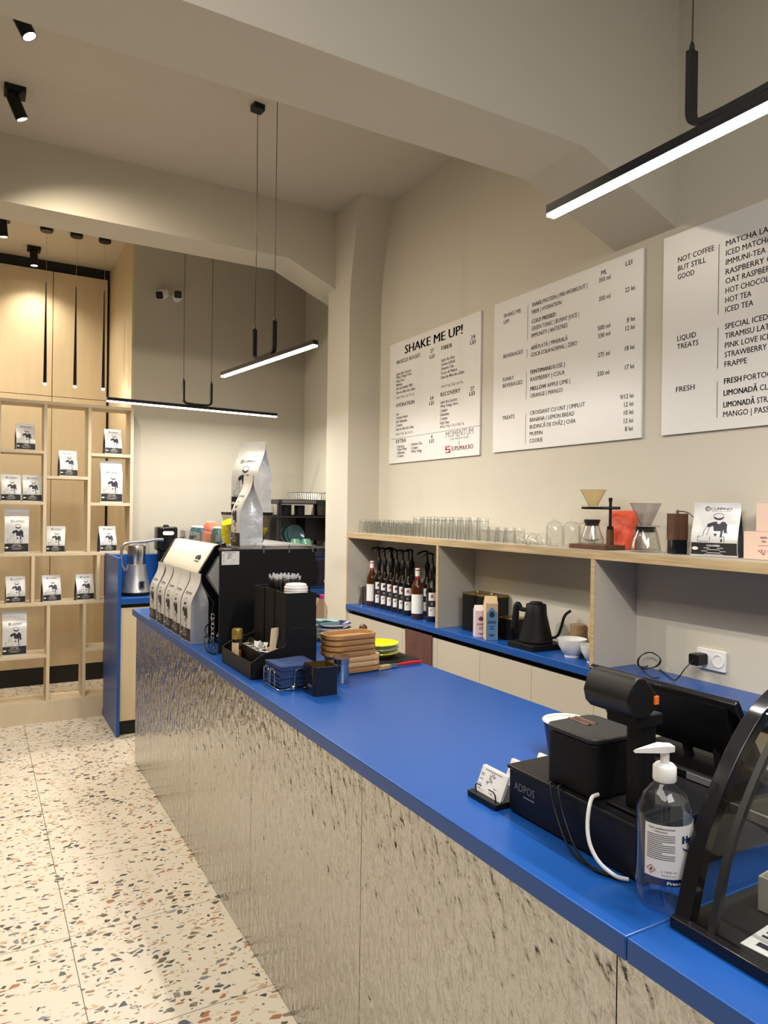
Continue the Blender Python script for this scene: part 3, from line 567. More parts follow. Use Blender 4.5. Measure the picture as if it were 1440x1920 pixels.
# ================================================================== COFFEE BAGS
def sm(a, b, t): t = max(0.0, min(1.0, (t - a) / (b - a))); return t * t * (3 - 2 * t)
def make_bag(label, w, h, d, side, name_text, pinch=0.45, loc=(0, 0, 0), rz=0, group=None, top_gusset=0.5, detail=True):
    """stand-up pouch; origin at the middle of its base, printed front towards -y"""
    t0 = thing('coffee_bag', label, 'coffee bag', loc, rz, group)
    dep = lambda t: d / 2 * (1 - sm(pinch, 0.93, t)) * (1.0 if t > 0.06 else 0.94 + t) + 0.0012
    wid = lambda t: w / 2 * (1 - 0.03 * sm(0.0, 0.12, t) + 0.02 * sm(.5, 1, t))
    lean = lambda t: d * 0.05 * sm(.4, 1, t)
    fr = lambda u, t, e=0.0: (2 * u * wid(t), -dep(t) + lean(t) - 0.10 * d * (1 - (2 * u) ** 2) * sin(pi * min(1, t * 1.05)) ** 0.8 * (1 if t < .95 else 0) - e, t * h)
    bk = lambda u, t: (2 * u * wid(t), dep(t) + lean(t) + 0.06 * d * (1 - (2 * u) ** 2) * sin(pi * min(1, t)), t * h)
    b = MB(); NV = 18
    b.grid(lambda a, c: bk(0.5 - a, c), 8, NV)
    for s in (-0.5, 0.5):                                # side gussets folding inwards towards the top
        def gs(a, c, s=s):
            f = fr(s, c); k = bk(s, c); fold = 1 - abs(2 * a - 1)
            return (f[0] - 2 * s * (fold * (0.10 + 0.55 * sm(pinch - .15, .95, c)) * d * 0.5), f[1] + (k[1] - f[1]) * a, c * h)
        b.grid(gs if s > 0 else (lambda a, c, g=gs: g(1 - a, c)), 6, NV)
    b.grid(lambda a, c: tuple(Vector(fr(a - .5, 0)).lerp(Vector(bk(a - .5, 0)), c)), 2, 2)
    b.build('pouch', M[side], t0, sharp=50)
    MB().grid(lambda a, c: fr(a - .5, c, 0.0004), 10, NV).build('front_panel', M['bagfront'], t0, sharp=60)
    F = lambda u, v: fr(u / w, v / h, 0.0013)
    F2 = lambda u, v: fr(u / w, v / h, 0.0019)
    q = w / 0.15                                          # artwork scale
    vb0, vb1 = 0.035 * h, (0.255 if h / w < 1.7 else 0.215) * h
    band = MB(); put_rect(band, F, -0.487 * w, vb0, 0.487 * w, vb1, 8, 4); bd = band.build('label_band', M['band'], t0)
    tx = MB(); put_text(tx, name_text, F2, 0, vb1 - 0.012 * q, 0.0062 * q, align='c', bold=0.03)
    for k, (ww, hh) in enumerate(((0.42, .0016), (0.28, .0014), (0.52, .0014), (0.30, .0014), (.40, .0012))): put_rect(tx, F2, -ww * w / 2, vb1 - (0.018 + 0.0052 * k) * q, ww * w / 2, vb1 - (0.018 + 0.0052 * k) * q + hh * q)
    tx.add([F2(-0.40 * w + 0.07 * w * cos(a), (vb0 + vb1) / 2 + 0.0055 * q * sin(a)) for a in [2 * pi * k / 14 for k in range(14)]], [list(range(14))])
    tx.build('label_print', M['paper'], bd, smooth=False)
    ar = MB()
    vl = (0.86 if h / w < 1.7 else 0.70) * h              # brand line height
    put_text(ar, 'CUPPINO', F, -0.13 * w, vl, 0.0095 * q, 0.44 * w, bold=0.012)
    cx, cy, rr = -0.20 * w, vl + 0.0048 * q, 0.0085 * q
    ring = lambda r0, r1, a0=0, a1=2 * pi, n=16: ar.grid(lambda a, c: F(cx + (r0 + (r1 - r0) * c) * cos(a0 + (a1 - a0) * a), cy + (r0 + (r1 - r0) * c) * sin(a0 + (a1 - a0) * a)), n, 1)
    ring(rr * .72, rr); ring(rr * .25, rr * .5, 0.6, 5.4)
    put_rect(ar, F, -0.11 * w, vl - 0.0045 * q, 0.28 * w, vl - 0.0036 * q)
    # the printed barista: hat brim, dark shirt, arms, apron straps, bar table and cup
    k = (vl - vb1 - 0.012 * h) / 72.0; ox, oy = 0.012 * q, vb1 + 0.004 * q
    kx = min(k, w / 96.0); P = lambda *pts: ar.poly([F(ox + a * kx, oy + b_ * k) for a, b_ in pts])
    P((-14, 55), (-10, 50.5), (-3, 48.5), (4, 49.5), (9, 54), (8, 56.5), (2, 53), (-5, 52.6), (-11, 56))
    P((-13, 44), (-5, 45), (-3, 40), (2, 39.5), (6, 45), (13, 44), (14, 28), (9, 24), (-9, 24), (-11, 34), (-13, 36))
    P((-13, 44), (-24, 40), (-26, 34), (-20, 31.5), (-12, 36))
    P((13, 44), (18, 38), (18.5, 20), (13, 19.5), (12, 28))
    P((6, 24), (11, 24), (9, 10), (5, 10))
    for x0, y0, x1, y1 in ((-44, 11, 14, 12), (-44, 0, -43, 12), (-17, 0, -16.2, 11), (14, 0, 15, 12), (-44, 0, -20, 0.8)): put_rect(ar, F, ox + x0 * kx, oy + y0 * k, ox + x1 * kx, oy + y1 * k)
    P((-9, 18), (-1, 18), (-3, 14.5), (-4, 12.5), (-6, 12.5), (-7, 14.5)); P((6, 0), (10, 0), (11, 6), (8, 7))
    for a, b_, c, e in ((-31, 24, -33, 12), (-26, 33, -31, 24), (-20, 31, -24, 14), (12, 45, 20, 18)): ar.add([F(ox + a * kx, oy + b_ * k), F(ox + (a + 1) * kx, oy + b_ * k), F(ox + (c + 1) * kx, oy + e * k), F(ox + c * kx, oy + e * k)], [[0, 1, 2, 3]])
    hat = [(11 * cos(a) - 3, 57 + 6.2 * sin(a)) for a in [pi * j / 10 for j in range(11)]]
    for i in range(10):
        (a, b_), (c, e) = hat[i], hat[i + 1]; ar.add([F(ox + a * kx, oy + b_ * k), F(ox + c * kx, oy + e * k), F(ox + c * 1.06 * kx, oy + (e + 0.9) * k), F(ox + a * 1.06 * kx, oy + (b_ + .9) * k)], [[0, 1, 2, 3]])
    ar.build('artwork', M['ink'], t0, smooth=False)
    return t0
SG, LG, CG = 'coffee bags on the display shelf', 'coffee bags along the counter edge', 'coffee bags on the display shelf'
small = {}
def shelf_bag(px, z, big, txt, label, rz=0.0, navy=True):
    p = on_y(px, 950, 5.68); rz += 0.10 if not big and abs(rz) < .15 else 0.0; p.x = {20: .2135, 61.5: .3495}.get(px, p.x); key = (big, txt)
    if key not in small:
        small[key] = make_bag(label, *(0.158, 0.315, 0.075) if big else (0.128, 0.190, 0.056), 'silver' if big else 'navy', txt, 0.62 if big else 0.30, (p.x, 5.715, z), rz, SG)
    else: dup(small[key], (p.x, 5.715, z), rz, label, SG)
for a in (
    (46, 1.9455, 0, 'ETHIOPIA', 'small coffee bag alone in the top left compartment of the display shelf', 0.06),
    (127, 1.7685, 0, 'BURUNDI', 'small coffee bag alone in the middle column of the display shelf', 0.10),
    (211, 1.9455, 0, 'KENYA', 'small coffee bag in the top right compartment of the display shelf', 0.16),
    (209, 1.5805, 1, 'COSTA RICA', 'large coffee bag in the right column of the display shelf', 0.0),
    (20, 1.5805, 0, 'BURUNDI', 'left one of two small coffee bags side by side on the shelf', -0.06),
    (61.5, 1.5805, 0, 'KENYA', 'right one of two small coffee bags side by side on the shelf', -0.06),
    (32, 1.2145, 1, 'COSTA RICA', 'large coffee bag on the long middle board of the shelf', -0.01),
    (106.5, 1.2145, 0, 'BURUNDI', 'small coffee bag at the centre of the long middle board of the shelf', -0.16),
    (203, 1.2145, 0, 'ETHIOPIA', 'small coffee bag at the right end of the long middle board, near the blue panel', 0.12),
    (31, 0.8585, 0, 'KENYA', 'leftmost of three small coffee bags in the lower row of the shelf', 0.0),
    (98.5, 0.8585, 0, 'ETHIOPIA', 'middle one of three small coffee bags in the lower row of the shelf', 0.08),
    (161, 0.8585, 0, 'KENYA', 'rightmost of three small coffee bags in the lower row of the shelf', 0.10),
    (30, 0.4875, 1, 'COSTA RICA', 'large coffee bag lowest of all on the display shelf', 0.03)):
    shelf_bag(*a)
row = [(0, 3.325, 0.07, 'nearest large coffee bag in the counter row, beside the machine'), (0, 3.500, 0.02, 'second large coffee bag from the camera in the counter row'), (0, 3.660, 0.05, 'middle large coffee bag of the counter row'),
       (0, 3.838, 0.02, 'fourth large coffee bag from the camera in the counter row'), (0, 4.025, 0.04, 'farthest large coffee bag in the counter row')]
rb = None
for x, y, a, lab in row:
    if rb is None: rb = make_bag(lab, 0.142, 0.318, 0.080, 'silver', 'BRASIL', 0.55, (0.890, y, 0.9305), -pi / 2 + a, LG)
    else: dup(rb, (0.890, y, 0.9305), -pi / 2 + a, lab, LG)
make_bag('taller silver coffee bag standing on the hopper lid behind the black cabinet', 0.170, 0.335, 0.095, 'silver', 'BRASIL', 0.50, (1.145, 3.29, 1.535), -1.08)
make_bag('silver coffee bag on the black cabinet seen from its folded side', 0.150, 0.325, 0.100, 'silver', 'BRASIL', 0.45, (1.055, 3.085, 1.3735), -1.62)
make_bag('small coffee bag with navy sides next to the hand grinder on the wall shelf', 0.168, 0.200, 0.078, 'navy', 'COLOMBIA', 0.25, (2.410, 1.705, 1.396), -1.22)

# ================================================================== ESPRESSO MACHINE AND COFFEE STATION
CZ = 0.930
em = thing('espresso_machine', 'white and black espresso machine behind the row of coffee bags', 'coffee machine', (1.2, 3.7, CZ))
def strip(pts, wd):                      # polyline in x-z widened into a flat profile
    P = [Vector((p[0], p[1])) for p in pts]; L = []; Rr = []
    for i, p in enumerate(P):
        a = P[max(0, i - 1)]; b = P[min(len(P) - 1, i + 1)]; t = (b - a).normalized(); n = Vector((-t.y, t.x)); L.append(p + n * wd / 2); Rr.append(p - n * wd / 2)
    return [tuple(v) for v in L] + [tuple(v) for v in Rr[::-1]]
prof = [(1.03, 1.372), (0.99, 1.362), (0.918, 1.243), (0.918, 1.226), (0.992, 1.112), (0.99, 1.09), (0.962, 0.965), (0.962, 0.934)]
for y0 in (3.30, 4.085): part_at(MB().prism(strip(prof, 0.034), y0, y0 + 0.024, 'y'), 'side_frame', M['gloss'], em, 0.003)
part_at(MB().prism([(1.40, 1.36), (1.02, 1.36), (0.945, 1.236), (1.02, 1.105), (1.02, 1.0), (0.99, 0.945), (1.40, 0.945)], 3.306, 3.318, 'y'), 'side_panel', M['white'], em)
shell = MB(); sp = [(1.010, 1.378), (0.995, 1.378), (0.978, 1.371), (0.915, 1.258), (0.908, 1.238), (0.912, 1.222), (0.968, 1.128), (0.985, 1.126)]
shell.prism(sp + [(0.998, 1.122), (0.998, 1.34), (1.010, 1.36)], 3.326, 4.083, 'y'); part_at(shell, 'rear_shell', M['cream'], em, 0.002, sharp=50)
part_at(MB().box(1.0, 3.33, 0.965, 1.48, 4.08, 1.36), 'body', M['matte'], em, 0.004)
part_at(MB().box(0.99, 3.34, 0.931, 1.50, 4.08, 0.965), 'base', M['matte'], em, 0.004)
part_at(MB().box(1.0, 3.32, 1.36, 1.50, 4.09, 1.368), 'cup_tray', M['midgrey'], em, 0.001)
rl = MB().box(1.005, 3.33, 1.368, 1.011, 4.08, 1.425); part_at(rl, 'tray_rail', M['plexi'], em)
def shf(u, v):                           # the slanted white face, u along -y
    a = Vector((0.978, 1.371)); b = Vector((0.915, 1.258)); p = a.lerp(b, v); return (p.x - 0.0012, 3.70 - u, p.y + 0.0006)
lg = MB(); put_text(lg, 'laMilla', shf, 0.19, 0.62, -0.20, 0.085, bold=0.05); put_rect(lg, shf, 0.195, 0.68, 0.27, 0.72)
part_at(lg, 'maker_badge', M['ink'], em, smooth=False)

def cup(mat_, label, loc, T=None, r=0.043, h=0.062, handle=True, group='coffee cups on the machine', inside=None):
    t = thing('coffee_cup', label, 'cup', loc, 0, group)
    MB().lathe([(0.0001, 0.0), (r * .62, 0.0), (r * .66, 0.004), (r * .9, h * .45), (r, h), (r * .97, h + 0.001)], n=28, T=T).build('wall', M[mat_], t)
    MB().lathe([(r * .97, h + 0.001), (r * .94, h), (r * .84, h * .45), (r * .55, 0.008), (0.0001, 0.008)], n=28, T=T).build('inside', M[inside or mat_], t)
    if handle: MB().tube(chaikin([(r * .9, 0, h * .82), (r * 1.5, 0, h * .78), (r * 1.45, 0, h * .3), (r * .78, 0, h * .3)], 2), 0.0045, 8, T=T).build('handle', M[mat_], t)
    return t
def tilt(ax, deg): return Matrix.Rotation(radians(deg), 4, ax)
# cups stand upside down on the cup tray, their white feet up
def flip(h, az, deg, lift=0.0): return Matrix.Translation((0, 0, lift)) @ Matrix.Rotation(radians(az), 4, 'Z') @ Matrix.Rotation(radians(deg), 4, 'X') @ Matrix.Translation((0, 0, h + 0.002)) @ Matrix.Rotation(pi, 4, 'X')
for mt, lab, loc, az, deg, lift, r, h, hd in (('teal', 'teal cup upside down, farthest left on the espresso machine', (1.075, 3.985, 1.3685), 0, 0, 0, 0.046, 0.080, False), ('teal', 'teal cup upside down, next to the farthest left one on the machine', (1.078, 3.880, 1.3685), 0, 0, 0, 0.046, 0.080, False),
    ('coral', 'coral cup upside down between the teal cups on the machine', (1.084, 3.775, 1.3685), 30, 0, 0, 0.043, 0.062, True), ('coral', 'coral cup stacked on top of the other coral cup', (1.094, 3.778, 1.4335), -40, 8, 0.007, 0.040, 0.036, False),
    ('teal', 'teal cup upside down, nearest to the yellow cup on the machine', (1.104, 3.660, 1.3685), 200, 0, 0, 0.048, 0.083, False), ('yellow', 'large yellow cup tipped over, seen through the grinder hopper', (1.130, 3.490, 1.3685), -55, 28, 0.031, 0.060, 0.095, False)):
    t = cup(mt, lab, loc, flip(h, az, deg, lift), r, h, hd)
    if mt == 'teal':
        MB().lathe([(r * .40, -0.0015), (r * .64, -0.0015), (r * .70, 0.007)], n=28, T=flip(h, az, deg, lift)).build('foot_ring', M['porcelain'], t); MB().lathe([(0.0001, -0.0008), (r * .40, -0.0008)], n=20, T=flip(h, az, deg, lift)).build('foot_disc', M['paleteal'], t)

gr = thing('coffee_grinder', 'coffee grinder with clear bean hopper behind the black cabinet', 'grinder', (1.13, 3.26, CZ))
part_at(MB().box(1.03, 3.17, 0.931, 1.24, 3.29, 1.372), 'body', M['matte'], gr, 0.004)
hp = MB()
for (a, za), (b, zb) in (((0.060, 1.373), (0.100, 1.52)),):
    hp.add([(1.118 + sx * s_ * (a if z == za else b) , 3.27 + sy * (0.045 if z == za else 0.075), z) for z, s_ in ((za, 1), (zb, 1)) for sx, sy in ((-1, -1), (1, -1), (1, 1), (-1, 1))], [[0, 1, 5, 4], [1, 2, 6, 5], [2, 3, 7, 6], [3, 0, 4, 7]])
part_at(hp, 'hopper', M['plexi'], gr, smooth=False)
part_at(MB().add([(1.118 + sx * a, 3.27 + sy * b, z) for z, a, b in ((1.374, 0.058, 0.043), (1.42, 0.070, 0.052)) for sx, sy in ((-1, -1), (1, -1), (1, 1), (-1, 1))], [[3, 2, 1, 0], [4, 5, 6, 7], [0, 1, 5, 4], [1, 2, 6, 5], [2, 3, 7, 6], [3, 0, 4, 7]]), 'bean_fill', M['beans'], gr, smooth=False)
part_at(MB().rbox(1.015, 3.19, 1.222, 3.35, 0.01, 1.520, 1.534), 'lid', M['black'], gr, 0.002)

bx = thing('black_cabinet', 'tall matte black cabinet with a clear tray rail, carrying coffee bags', 'cabinet', (1.13, 3.05, CZ))
prof = [(0.908, 0.931), (0.908, 1.372), (1.350, 1.372), (1.352, 1.335), (1.372, 1.250), (1.305, 1.190), (1.305, 0.931)]
part_at(MB().prism(prof[::-1], 2.995, 3.011, 'y'), 'front_panel', M['matte'], bx, 0.002, smooth=False)
part_at(MB().box(0.972, 3.0115, 0.931, 1.300, 3.145, 1.360), 'body', M['matte'], bx)
part_at(MB().box(0.945, 3.0115, 1.3605, 1.345, 3.148, 1.3722), 'top_plate', M['dark'], bx)
part_at(MB().box(0.912, 2.996, 1.3725, 1.349, 3.000, 1.392), 'tray_rail', M['plexi'], bx); part_at(MB().box(0.912, 3.001, 1.3725, 0.916, 3.010, 1.400), 'tray_rail', M['plexi'], bx)
for x in (1.10, 1.22, 1.335): part_at(MB().box(x, 2.9925, 1.356, x + 0.006, 2.9949, 1.390), 'rail_clip', M['midgrey'], bx)
cf = lambda u, v: (0.914 + u, 2.9928, 1.308 + v)
cd = thing('loyalty_card', 'white printed card stuck to the top corner of the black cabinet', 'card', (0.95, 2.993, 1.308))
cm = MB(); put_rect(cm, lambda u, v: (0.914 + u, 2.9938, 1.308 + v), 0, 0, 0.078, 0.058); part_at(cm, 'card', M['paper'], cd)
cm = MB()
def card_print(mb, fn, w, h):            # small flower sketch, text lines and a stamp
    put_rect(mb, fn, .15 * w, .90 * h, .80 * w, .93 * h); 
    for x, y in ((.04, .72), (.04, .66), (.04, .5), (.04, .3), (.04, .14), (.62, .34), (.52, .12)): put_rect(mb, fn, x * w, y * h, (x + .13) * w, (y + .025) * h)
    for a in range(7):
        an = 0.5 + a * 0.75; c_, s_ = cos(an), sin(an); cx, cy, r = .48 * w, .68 * h, .16 * h
        mb.add([fn(cx + .25 * r * c_, cy + .25 * r * s_), fn(cx + .8 * r * c_ - .2 * r * s_, cy + .8 * r * s_ + .2 * r * c_), fn(cx + 1.4 * r * c_, cy + 1.4 * r * s_), fn(cx + .8 * r * c_ + .2 * r * s_, cy + .8 * r * s_ - .2 * r * c_)], [[0, 1, 2, 3]])
    mb.add([fn(.30 * w, .50 * h), fn(.36 * w, .44 * h), fn(.42 * w, .52 * h), fn(.37 * w, .36 * h)], [[0, 1, 2], [0, 1, 3]])
card_print(cm, cf, 0.078, 0.058); part_at(cm, 'card_print', M['ink_grey'], cd, smooth=False)

# chain and cable hanging at the cabinet corner
ch = MB()
for k in range(7):
    c = Vector((0.892, 3.035, 1.085 - 0.021 * k)); R = Matrix.Rotation(k % 2 * pi / 2 + 0.4, 4, 'Z')
    ch.tube([tuple(c + (R @ Vector((0.008 * cos(a), 0, 0.014 * sin(a))))) for a in [2 * pi * j / 12 for j in range(12)]], 0.0022, 6, True)
single(ch, 'hanging_chain', M['chrome'], 'small silver chain hanging at the left corner of the black cabinet', 'chain')
cb = MB().tube(chaikin([(0.965, 3.19, 0.936), (0.89, 3.15, 0.99), (0.872, 3.10, 0.955), (0.868, 3.02, 0.936), (0.885, 2.955, 0.936), (0.900, 2.98, 0.950), (0.878, 3.06, 0.985), (0.882, 3.13, 1.02), (0.905, 3.16, 1.03)], 3), 0.0035, 8)
single(cb, 'power_cable', M['black'], 'looped black cable on the counter left of the black cabinet', 'cable')

# ------------------------------------------------ organizer box with lids, straws, sachets
og = thing('condiment_organizer', 'black counter organizer holding lids, straws, sachets and a shaker', 'organizer', (1.0, 2.65, CZ))
OX0, OX1, OY0, OY1 = 0.870, 1.128, 2.478, 2.830
part_at(MB().box(OX0, OY0, 0.931, OX1, OY1, 0.937), 'base', M['black'], og)
part_at(MB().box(OX0, OY0, 0.937, OX0 + 0.004, OY1, 0.992), 'front_wall', M['black'], og, 0.001)
side = [(OX0, 0.937), (OX0, 0.992), (0.915, 1.020), (1.000, 1.042), (1.014, 1.085), (1.030, 1.108), (OX1, 1.108), (OX1, 0.937)]
part_at(MB().prism(side, OY0, OY0 + 0.004, 'y'), 'side_wall', M['black'], og, 0.001)
part_at(MB().prism(side, OY1 - 0.004, OY1, 'y'), 'side_wall', M['black'], og, 0.001)
part_at(MB().prism([(0.917, 0.937), (0.921, 0.937), (0.921, 1.018), (0.917, 1.018)], OY0 + 0.004, OY1 - 0.004, 'y'), 'divider', M['black'], og)
def open_box(x0, y0, x1, y1, z0, z1, t=0.003):
    return MB().box(x0, y0, z0, x1, y1, z0 + t).box(x0, y0, z0 + t, x0 + t, y1, z1).box(x1 - t, y0, z0 + t, x1, y1, z1).box(x0 + t, y0, z0 + t, x1 - t, y0 + t, z1).box(x0 + t, y1 - t, z0 + t, x1 - t, y1, z1)
part_at(open_box(1.003, 2.4825, 1.127, 2.590, 0.9375, 1.237), 'lid_bin', M['matte'], og, 0.0008)
part_at(open_box(1.003, 2.600, 1.127, 2.700, 0.9375, 1.240), 'straw_bin', M['matte'], og, 0.0008)
part_at(open_box(1.003, 2.712, 1.127, 2.824, 0.9375, 1.237), 'spare_bin', M['matte'], og, 0.0008)
lid0 = None
for k in range(9):
    z = 1.1775 + 0.0088 * k
    lab = 'topmost white cup lid of the stack in the black organizer' if k == 8 else 'white cup lid stacked in the organizer under %s' % ('the topmost lid' if k == 7 else 'other white lids')
    if lid0 is None:
        lid0 = MB().lathe([(0.044, 0.0), (0.0455, 0.003), (0.044, 0.0085), (0.041, 0.0095), (0.040, 0.016), (0.037, 0.0185), (0.033, 0.016), (0.0001, 0.016)], n=32).build('cup_lid', M['white']); lid0.location = (1.066, 2.537, z)
        tag(lid0, lab, 'cup lid', 'white cup lids in the organizer'); MB().lathe([(0.0001, 0.0172), (0.0025, 0.0172)], (0.025, 0, 0), 8).build('sip_hole', M['dark'], lid0)
    else:
        c = copy_tree(lid0); c.location = (1.066, 2.537, z); c['label'] = lab
random.seed(11); s0 = None
for k in range(35):
    gx, gy = k % 7 - 3, k // 7 - 2; x = 1.065 + 0.0118 * gx; y = 2.650 + 0.0150 * gy
    if s0 is None:
        s0 = MB().tube([(0, 0, 0), (0, 0, 0.332)], 0.0034, 6).build('straw', M['black']); tag(s0, 'black drinking straw in a clear wrapper, standing in the straw bin', 'straw', 'wrapped straws in the organizer')
        MB().lathe([(0.0044, 0.0), (0.0044, 0.330), (0.0056, 0.340), (0.0040, 0.350)], n=6).build('wrapper', M['plexi'], s0); o = s0
        MB().box(-0.0038, -0.0006, 0.342, 0.0038, 0.0006, 0.358).build('wrapper_end', M['silver'], s0)
    else: o = copy_tree(s0)
    o.location = (x, y, 0.9412); o.rotation_euler = (-0.013 * gy, 0.012 * gx, 0.0); o.scale = (1, 1, 0.965 + 0.035 * random.random())

sk = thing('spice_shaker', 'glass shaker of brown powder with a gold lid in the organizer', 'shaker', (0.8955, 2.715, 0.9375)); sk.scale = (0.92, 0.92, 1.0)
MB().lathe([(0.0001, 0.0), (0.0205, 0.0), (0.0215, 0.006), (0.0215, 0.100), (0.019, 0.106)], n=24).build('jar', M['glass_amber'], sk)
MB().lathe([(0.0001, 0.003), (0.019, 0.003), (0.019, 0.055), (0.0001, 0.055)], n=20).build('powder', M['honey'], sk)
MB().lathe([(0.0215, 0.103), (0.0225, 0.105), (0.0225, 0.137), (0.020, 0.142), (0.0001, 0.142)], n=24).build('lid', M['goldcap'], sk)
MB().lathe([(0.0219, 0.03), (0.0219, 0.09)], n=10, a0=pi * 0.9, a1=pi * 1.5).build('label', M['floral'], sk)

def small_bowl(name, label, loc, r, h, mt, rim='porcelain', cat='bowl'):
    t = thing(name, label, cat, loc)
    MB().lathe([(0.0001, 0), (r * .62, 0), (r * .74, h * .3), (r, h), (r * .96, h), (r * .7, h * .35), (r * .55, 0.004), (0.0001, 0.004)], n=28).build('wall', M[mt], t)
    MB().tube([(r * .98 * cos(a), r * .98 * sin(a), h) for a in [2 * pi * k / 28 for k in range(28)]], 0.0022, 6, True).build('rim', M[rim], t)
    return t
part_at(MB().box(0.925, 2.486, 0.9375, 1.000, 2.60, 0.9395), 'liner', M['matte'], og)
small_bowl('paper_cup', 'blue paper cup with white rim holding wooden stirrers in the organizer', (0.9610, 2.530, 0.9398), 0.0365, 0.082, 'cupblue', 'paper', 'cup')
st0 = None; random.seed(3)
for k in range(12):
    lab = 'birch stirring stick standing in the blue paper cup'; up = k >= 5
    if st0 is None:
        st0 = MB().box(-0.0045, -0.0007, 0.0, 0.0045, 0.0007, 0.160).build('stir_stick', M['stick']); tag(st0, lab, 'stir stick', 'wooden stirrers in the blue cup'); o = st0
    else: o = st0.copy(); COL.objects.link(o)
    o.location = (0.952 + 0.0022 * (k - 5) if up else 0.945 + 0.004 * k, 2.520 + 0.0035 * (k - 5) if up else 2.519 + 0.004 * k, 0.9455); o.rotation_euler = (0.02, (0.085 + 0.028 * (k - 5)) if up else (-0.12 + 0.03 * k), 0.3 if up else 0.9); o.scale = (1, 1, 1.0 if up else 0.56)
small_bowl('sachet_bowl', 'small white bowl of clear sachets behind the stirrer cup', (0.9615, 2.640, 0.9377), 0.034, 0.070, 'porcelain')
small_bowl('sachet_bowl', 'small white bowl of sugar sachets farther back in the organizer', (0.9615, 2.745, 0.9377), 0.034, 0.070, 'porcelain')
sq0 = None; random.seed(5)
for k in range(14):
    c = (0.9615, 2.640) if k < 8 else (0.9615, 2.745); lab = 'paper sugar sachet poking out of the nearer white bowl' if k < 8 else 'clear sachet poking out of the farther white bowl'
    if k == 0 or k == 8:
        o = MB().box(-0.012, -0.0015, 0, 0.012, 0.0015, 0.042).build('sachet', M['paper' if k < 8 else 'plexi'], bevel=0.001); tag(o, lab, 'sachet', 'sachets in the nearer bowl' if k < 8 else 'sachets in the farther bowl'); sq0 = o
    else: o = sq0.copy(); COL.objects.link(o)
    o.location = (c[0] + random.uniform(-.016, .016), c[1] + random.uniform(-.016, .016), 0.987 + random.random() * .012); o.rotation_euler = (random.uniform(-.6, .6), random.uniform(-.6, .6), random.random() * 3)

# ------------------------------------------------ napkins, tins, trays, plates
nh = thing('napkin_holder', 'chrome wire napkin holder with a ball foot beside the organizer', 'napkin holder', (0.975, 2.36, CZ))
NX0, NX1, NY0, NY1 = 0.905, 1.060, 2.285, 2.440
def hoop(p0, p1, h): a = Vector(p0); b = Vector(p1); return chaikin([a, a + Vector((0, 0, h * .8)), a + Vector((0, 0, h)) + (b - a) * .15, b + Vector((0, 0, h)) - (b - a) * .15, b + Vector((0, 0, h * .8)), b], 2)
wz = 0.934
for y in (2.405, 2.345): part_at(MB().tube(hoop((NX0 - 0.004, y + 0.022, wz), (NX0 - 0.004, y - 0.022, wz), 0.060), 0.0022, 8), 'wire_hoop', M['chrome'], nh)
part_at(MB().tube(hoop((0.958, NY0 - 0.004, wz), (1.020, NY0 - 0.004, wz), 0.066), 0.0022, 8), 'wire_hoop', M['chrome'], nh)
part_at(MB().tube([(NX0 - 0.004, NY1, wz), (NX0 - 0.004, NY0 - 0.004, wz), (NX1, NY0 - 0.004, wz), (NX1, NY1, wz)], 0.0022, 8), 'base_wire', M['chrome'], nh)
part_at(MB().ball(0.010, (0.950, NY0 - 0.012, 0.9405), 18), 'ball_foot', M['chrome'], nh)
nk = None
for k in range(14):
    lab = 'topmost dark blue paper napkin in the wire holder' if k == 13 else 'folded dark blue paper napkin in the stack under the topmost one'
    if nk is None:
        nk = MB().grid(lambda a, c: (-0.074 + 0.148 * a, -0.074 + 0.148 * c, 0.0024 * sin(5 * a) * sin(4 * c)), 6, 6).build('napkin', M['napkin']); so = nk.modifiers.new('thickness', 'SOLIDIFY'); so.thickness = 0.0042; so.offset = 1
        tag(nk, lab, 'napkin', 'blue napkins in the wire holder'); o = nk
    else: o = nk.copy(); COL.objects.link(o); o['label'] = lab
    o.location = (0.983 + random.uniform(-.0015, .0015), 2.364 + random.uniform(-.0015, .0015), 0.9375 + 0.0052 * k); o.rotation_euler = (0, 0, random.uniform(-.02, .02))
tn = thing('metal_tin', 'square black metal tin with an open golden inside', 'tin', (1.0, 2.2, CZ))
TX0, TX1, TY0, TY1 = 0.978, 1.066, 2.160, 2.262
def shell_rr(x0, y0, x1, y1, r, z0, z1, t):
    o_ = rrect(x0, y0, x1, y1, r); i_ = rrect(x0 + t, y0 + t, x1 - t, y1 - t, max(.001, r - t)); n = len(o_); m = MB()
    m.add([(x, y, z0) for x, y in o_] + [(x, y, z1) for x, y in o_] + [(x, y, z1) for x, y in i_], [list(range(n))[::-1]] + [[k, (k + 1) % n, n + (k + 1) % n, n + k] for k in range(n)] + [[n + k, n + (k + 1) % n, 2 * n + (k + 1) % n, 2 * n + k] for k in range(n)]); return m, i_
m_, inn = shell_rr(TX0, TY0, TX1, TY1, 0.012, 0.931, 1.026, 0.003); part_at(m_, 'outside', M['gloss'], tn)
m_, _ = shell_rr(TX0 - 0.0015, TY0 - 0.0015, TX1 + 0.0015, TY1 + 0.0015, 0.0135, 1.000, 1.020, 0.002); part_at(m_, 'collar', M['gloss'], tn)
n = len(inn); part_at(MB().add([(x, y, 1.026) for x, y in inn] + [(x, y, 0.937) for x, y in inn], [[k, (k + 1) % n, n + (k + 1) % n, n + k] for k in range(n)] + [list(range(n, 2 * n))]), 'inside', M['brass'], tn, label='golden inside of the tin')
stn = thing('silver_shaker', 'silver cylindrical shaker with a frosted lid beside the black tin', 'shaker', (1.148, 2.305, 0.931))
MB().lathe([(0.0001, 0), (0.026, 0), (0.027, 0.002), (0.027, 0.086), (0.0001, 0.086)], n=32).build('body', M['steel'], stn)
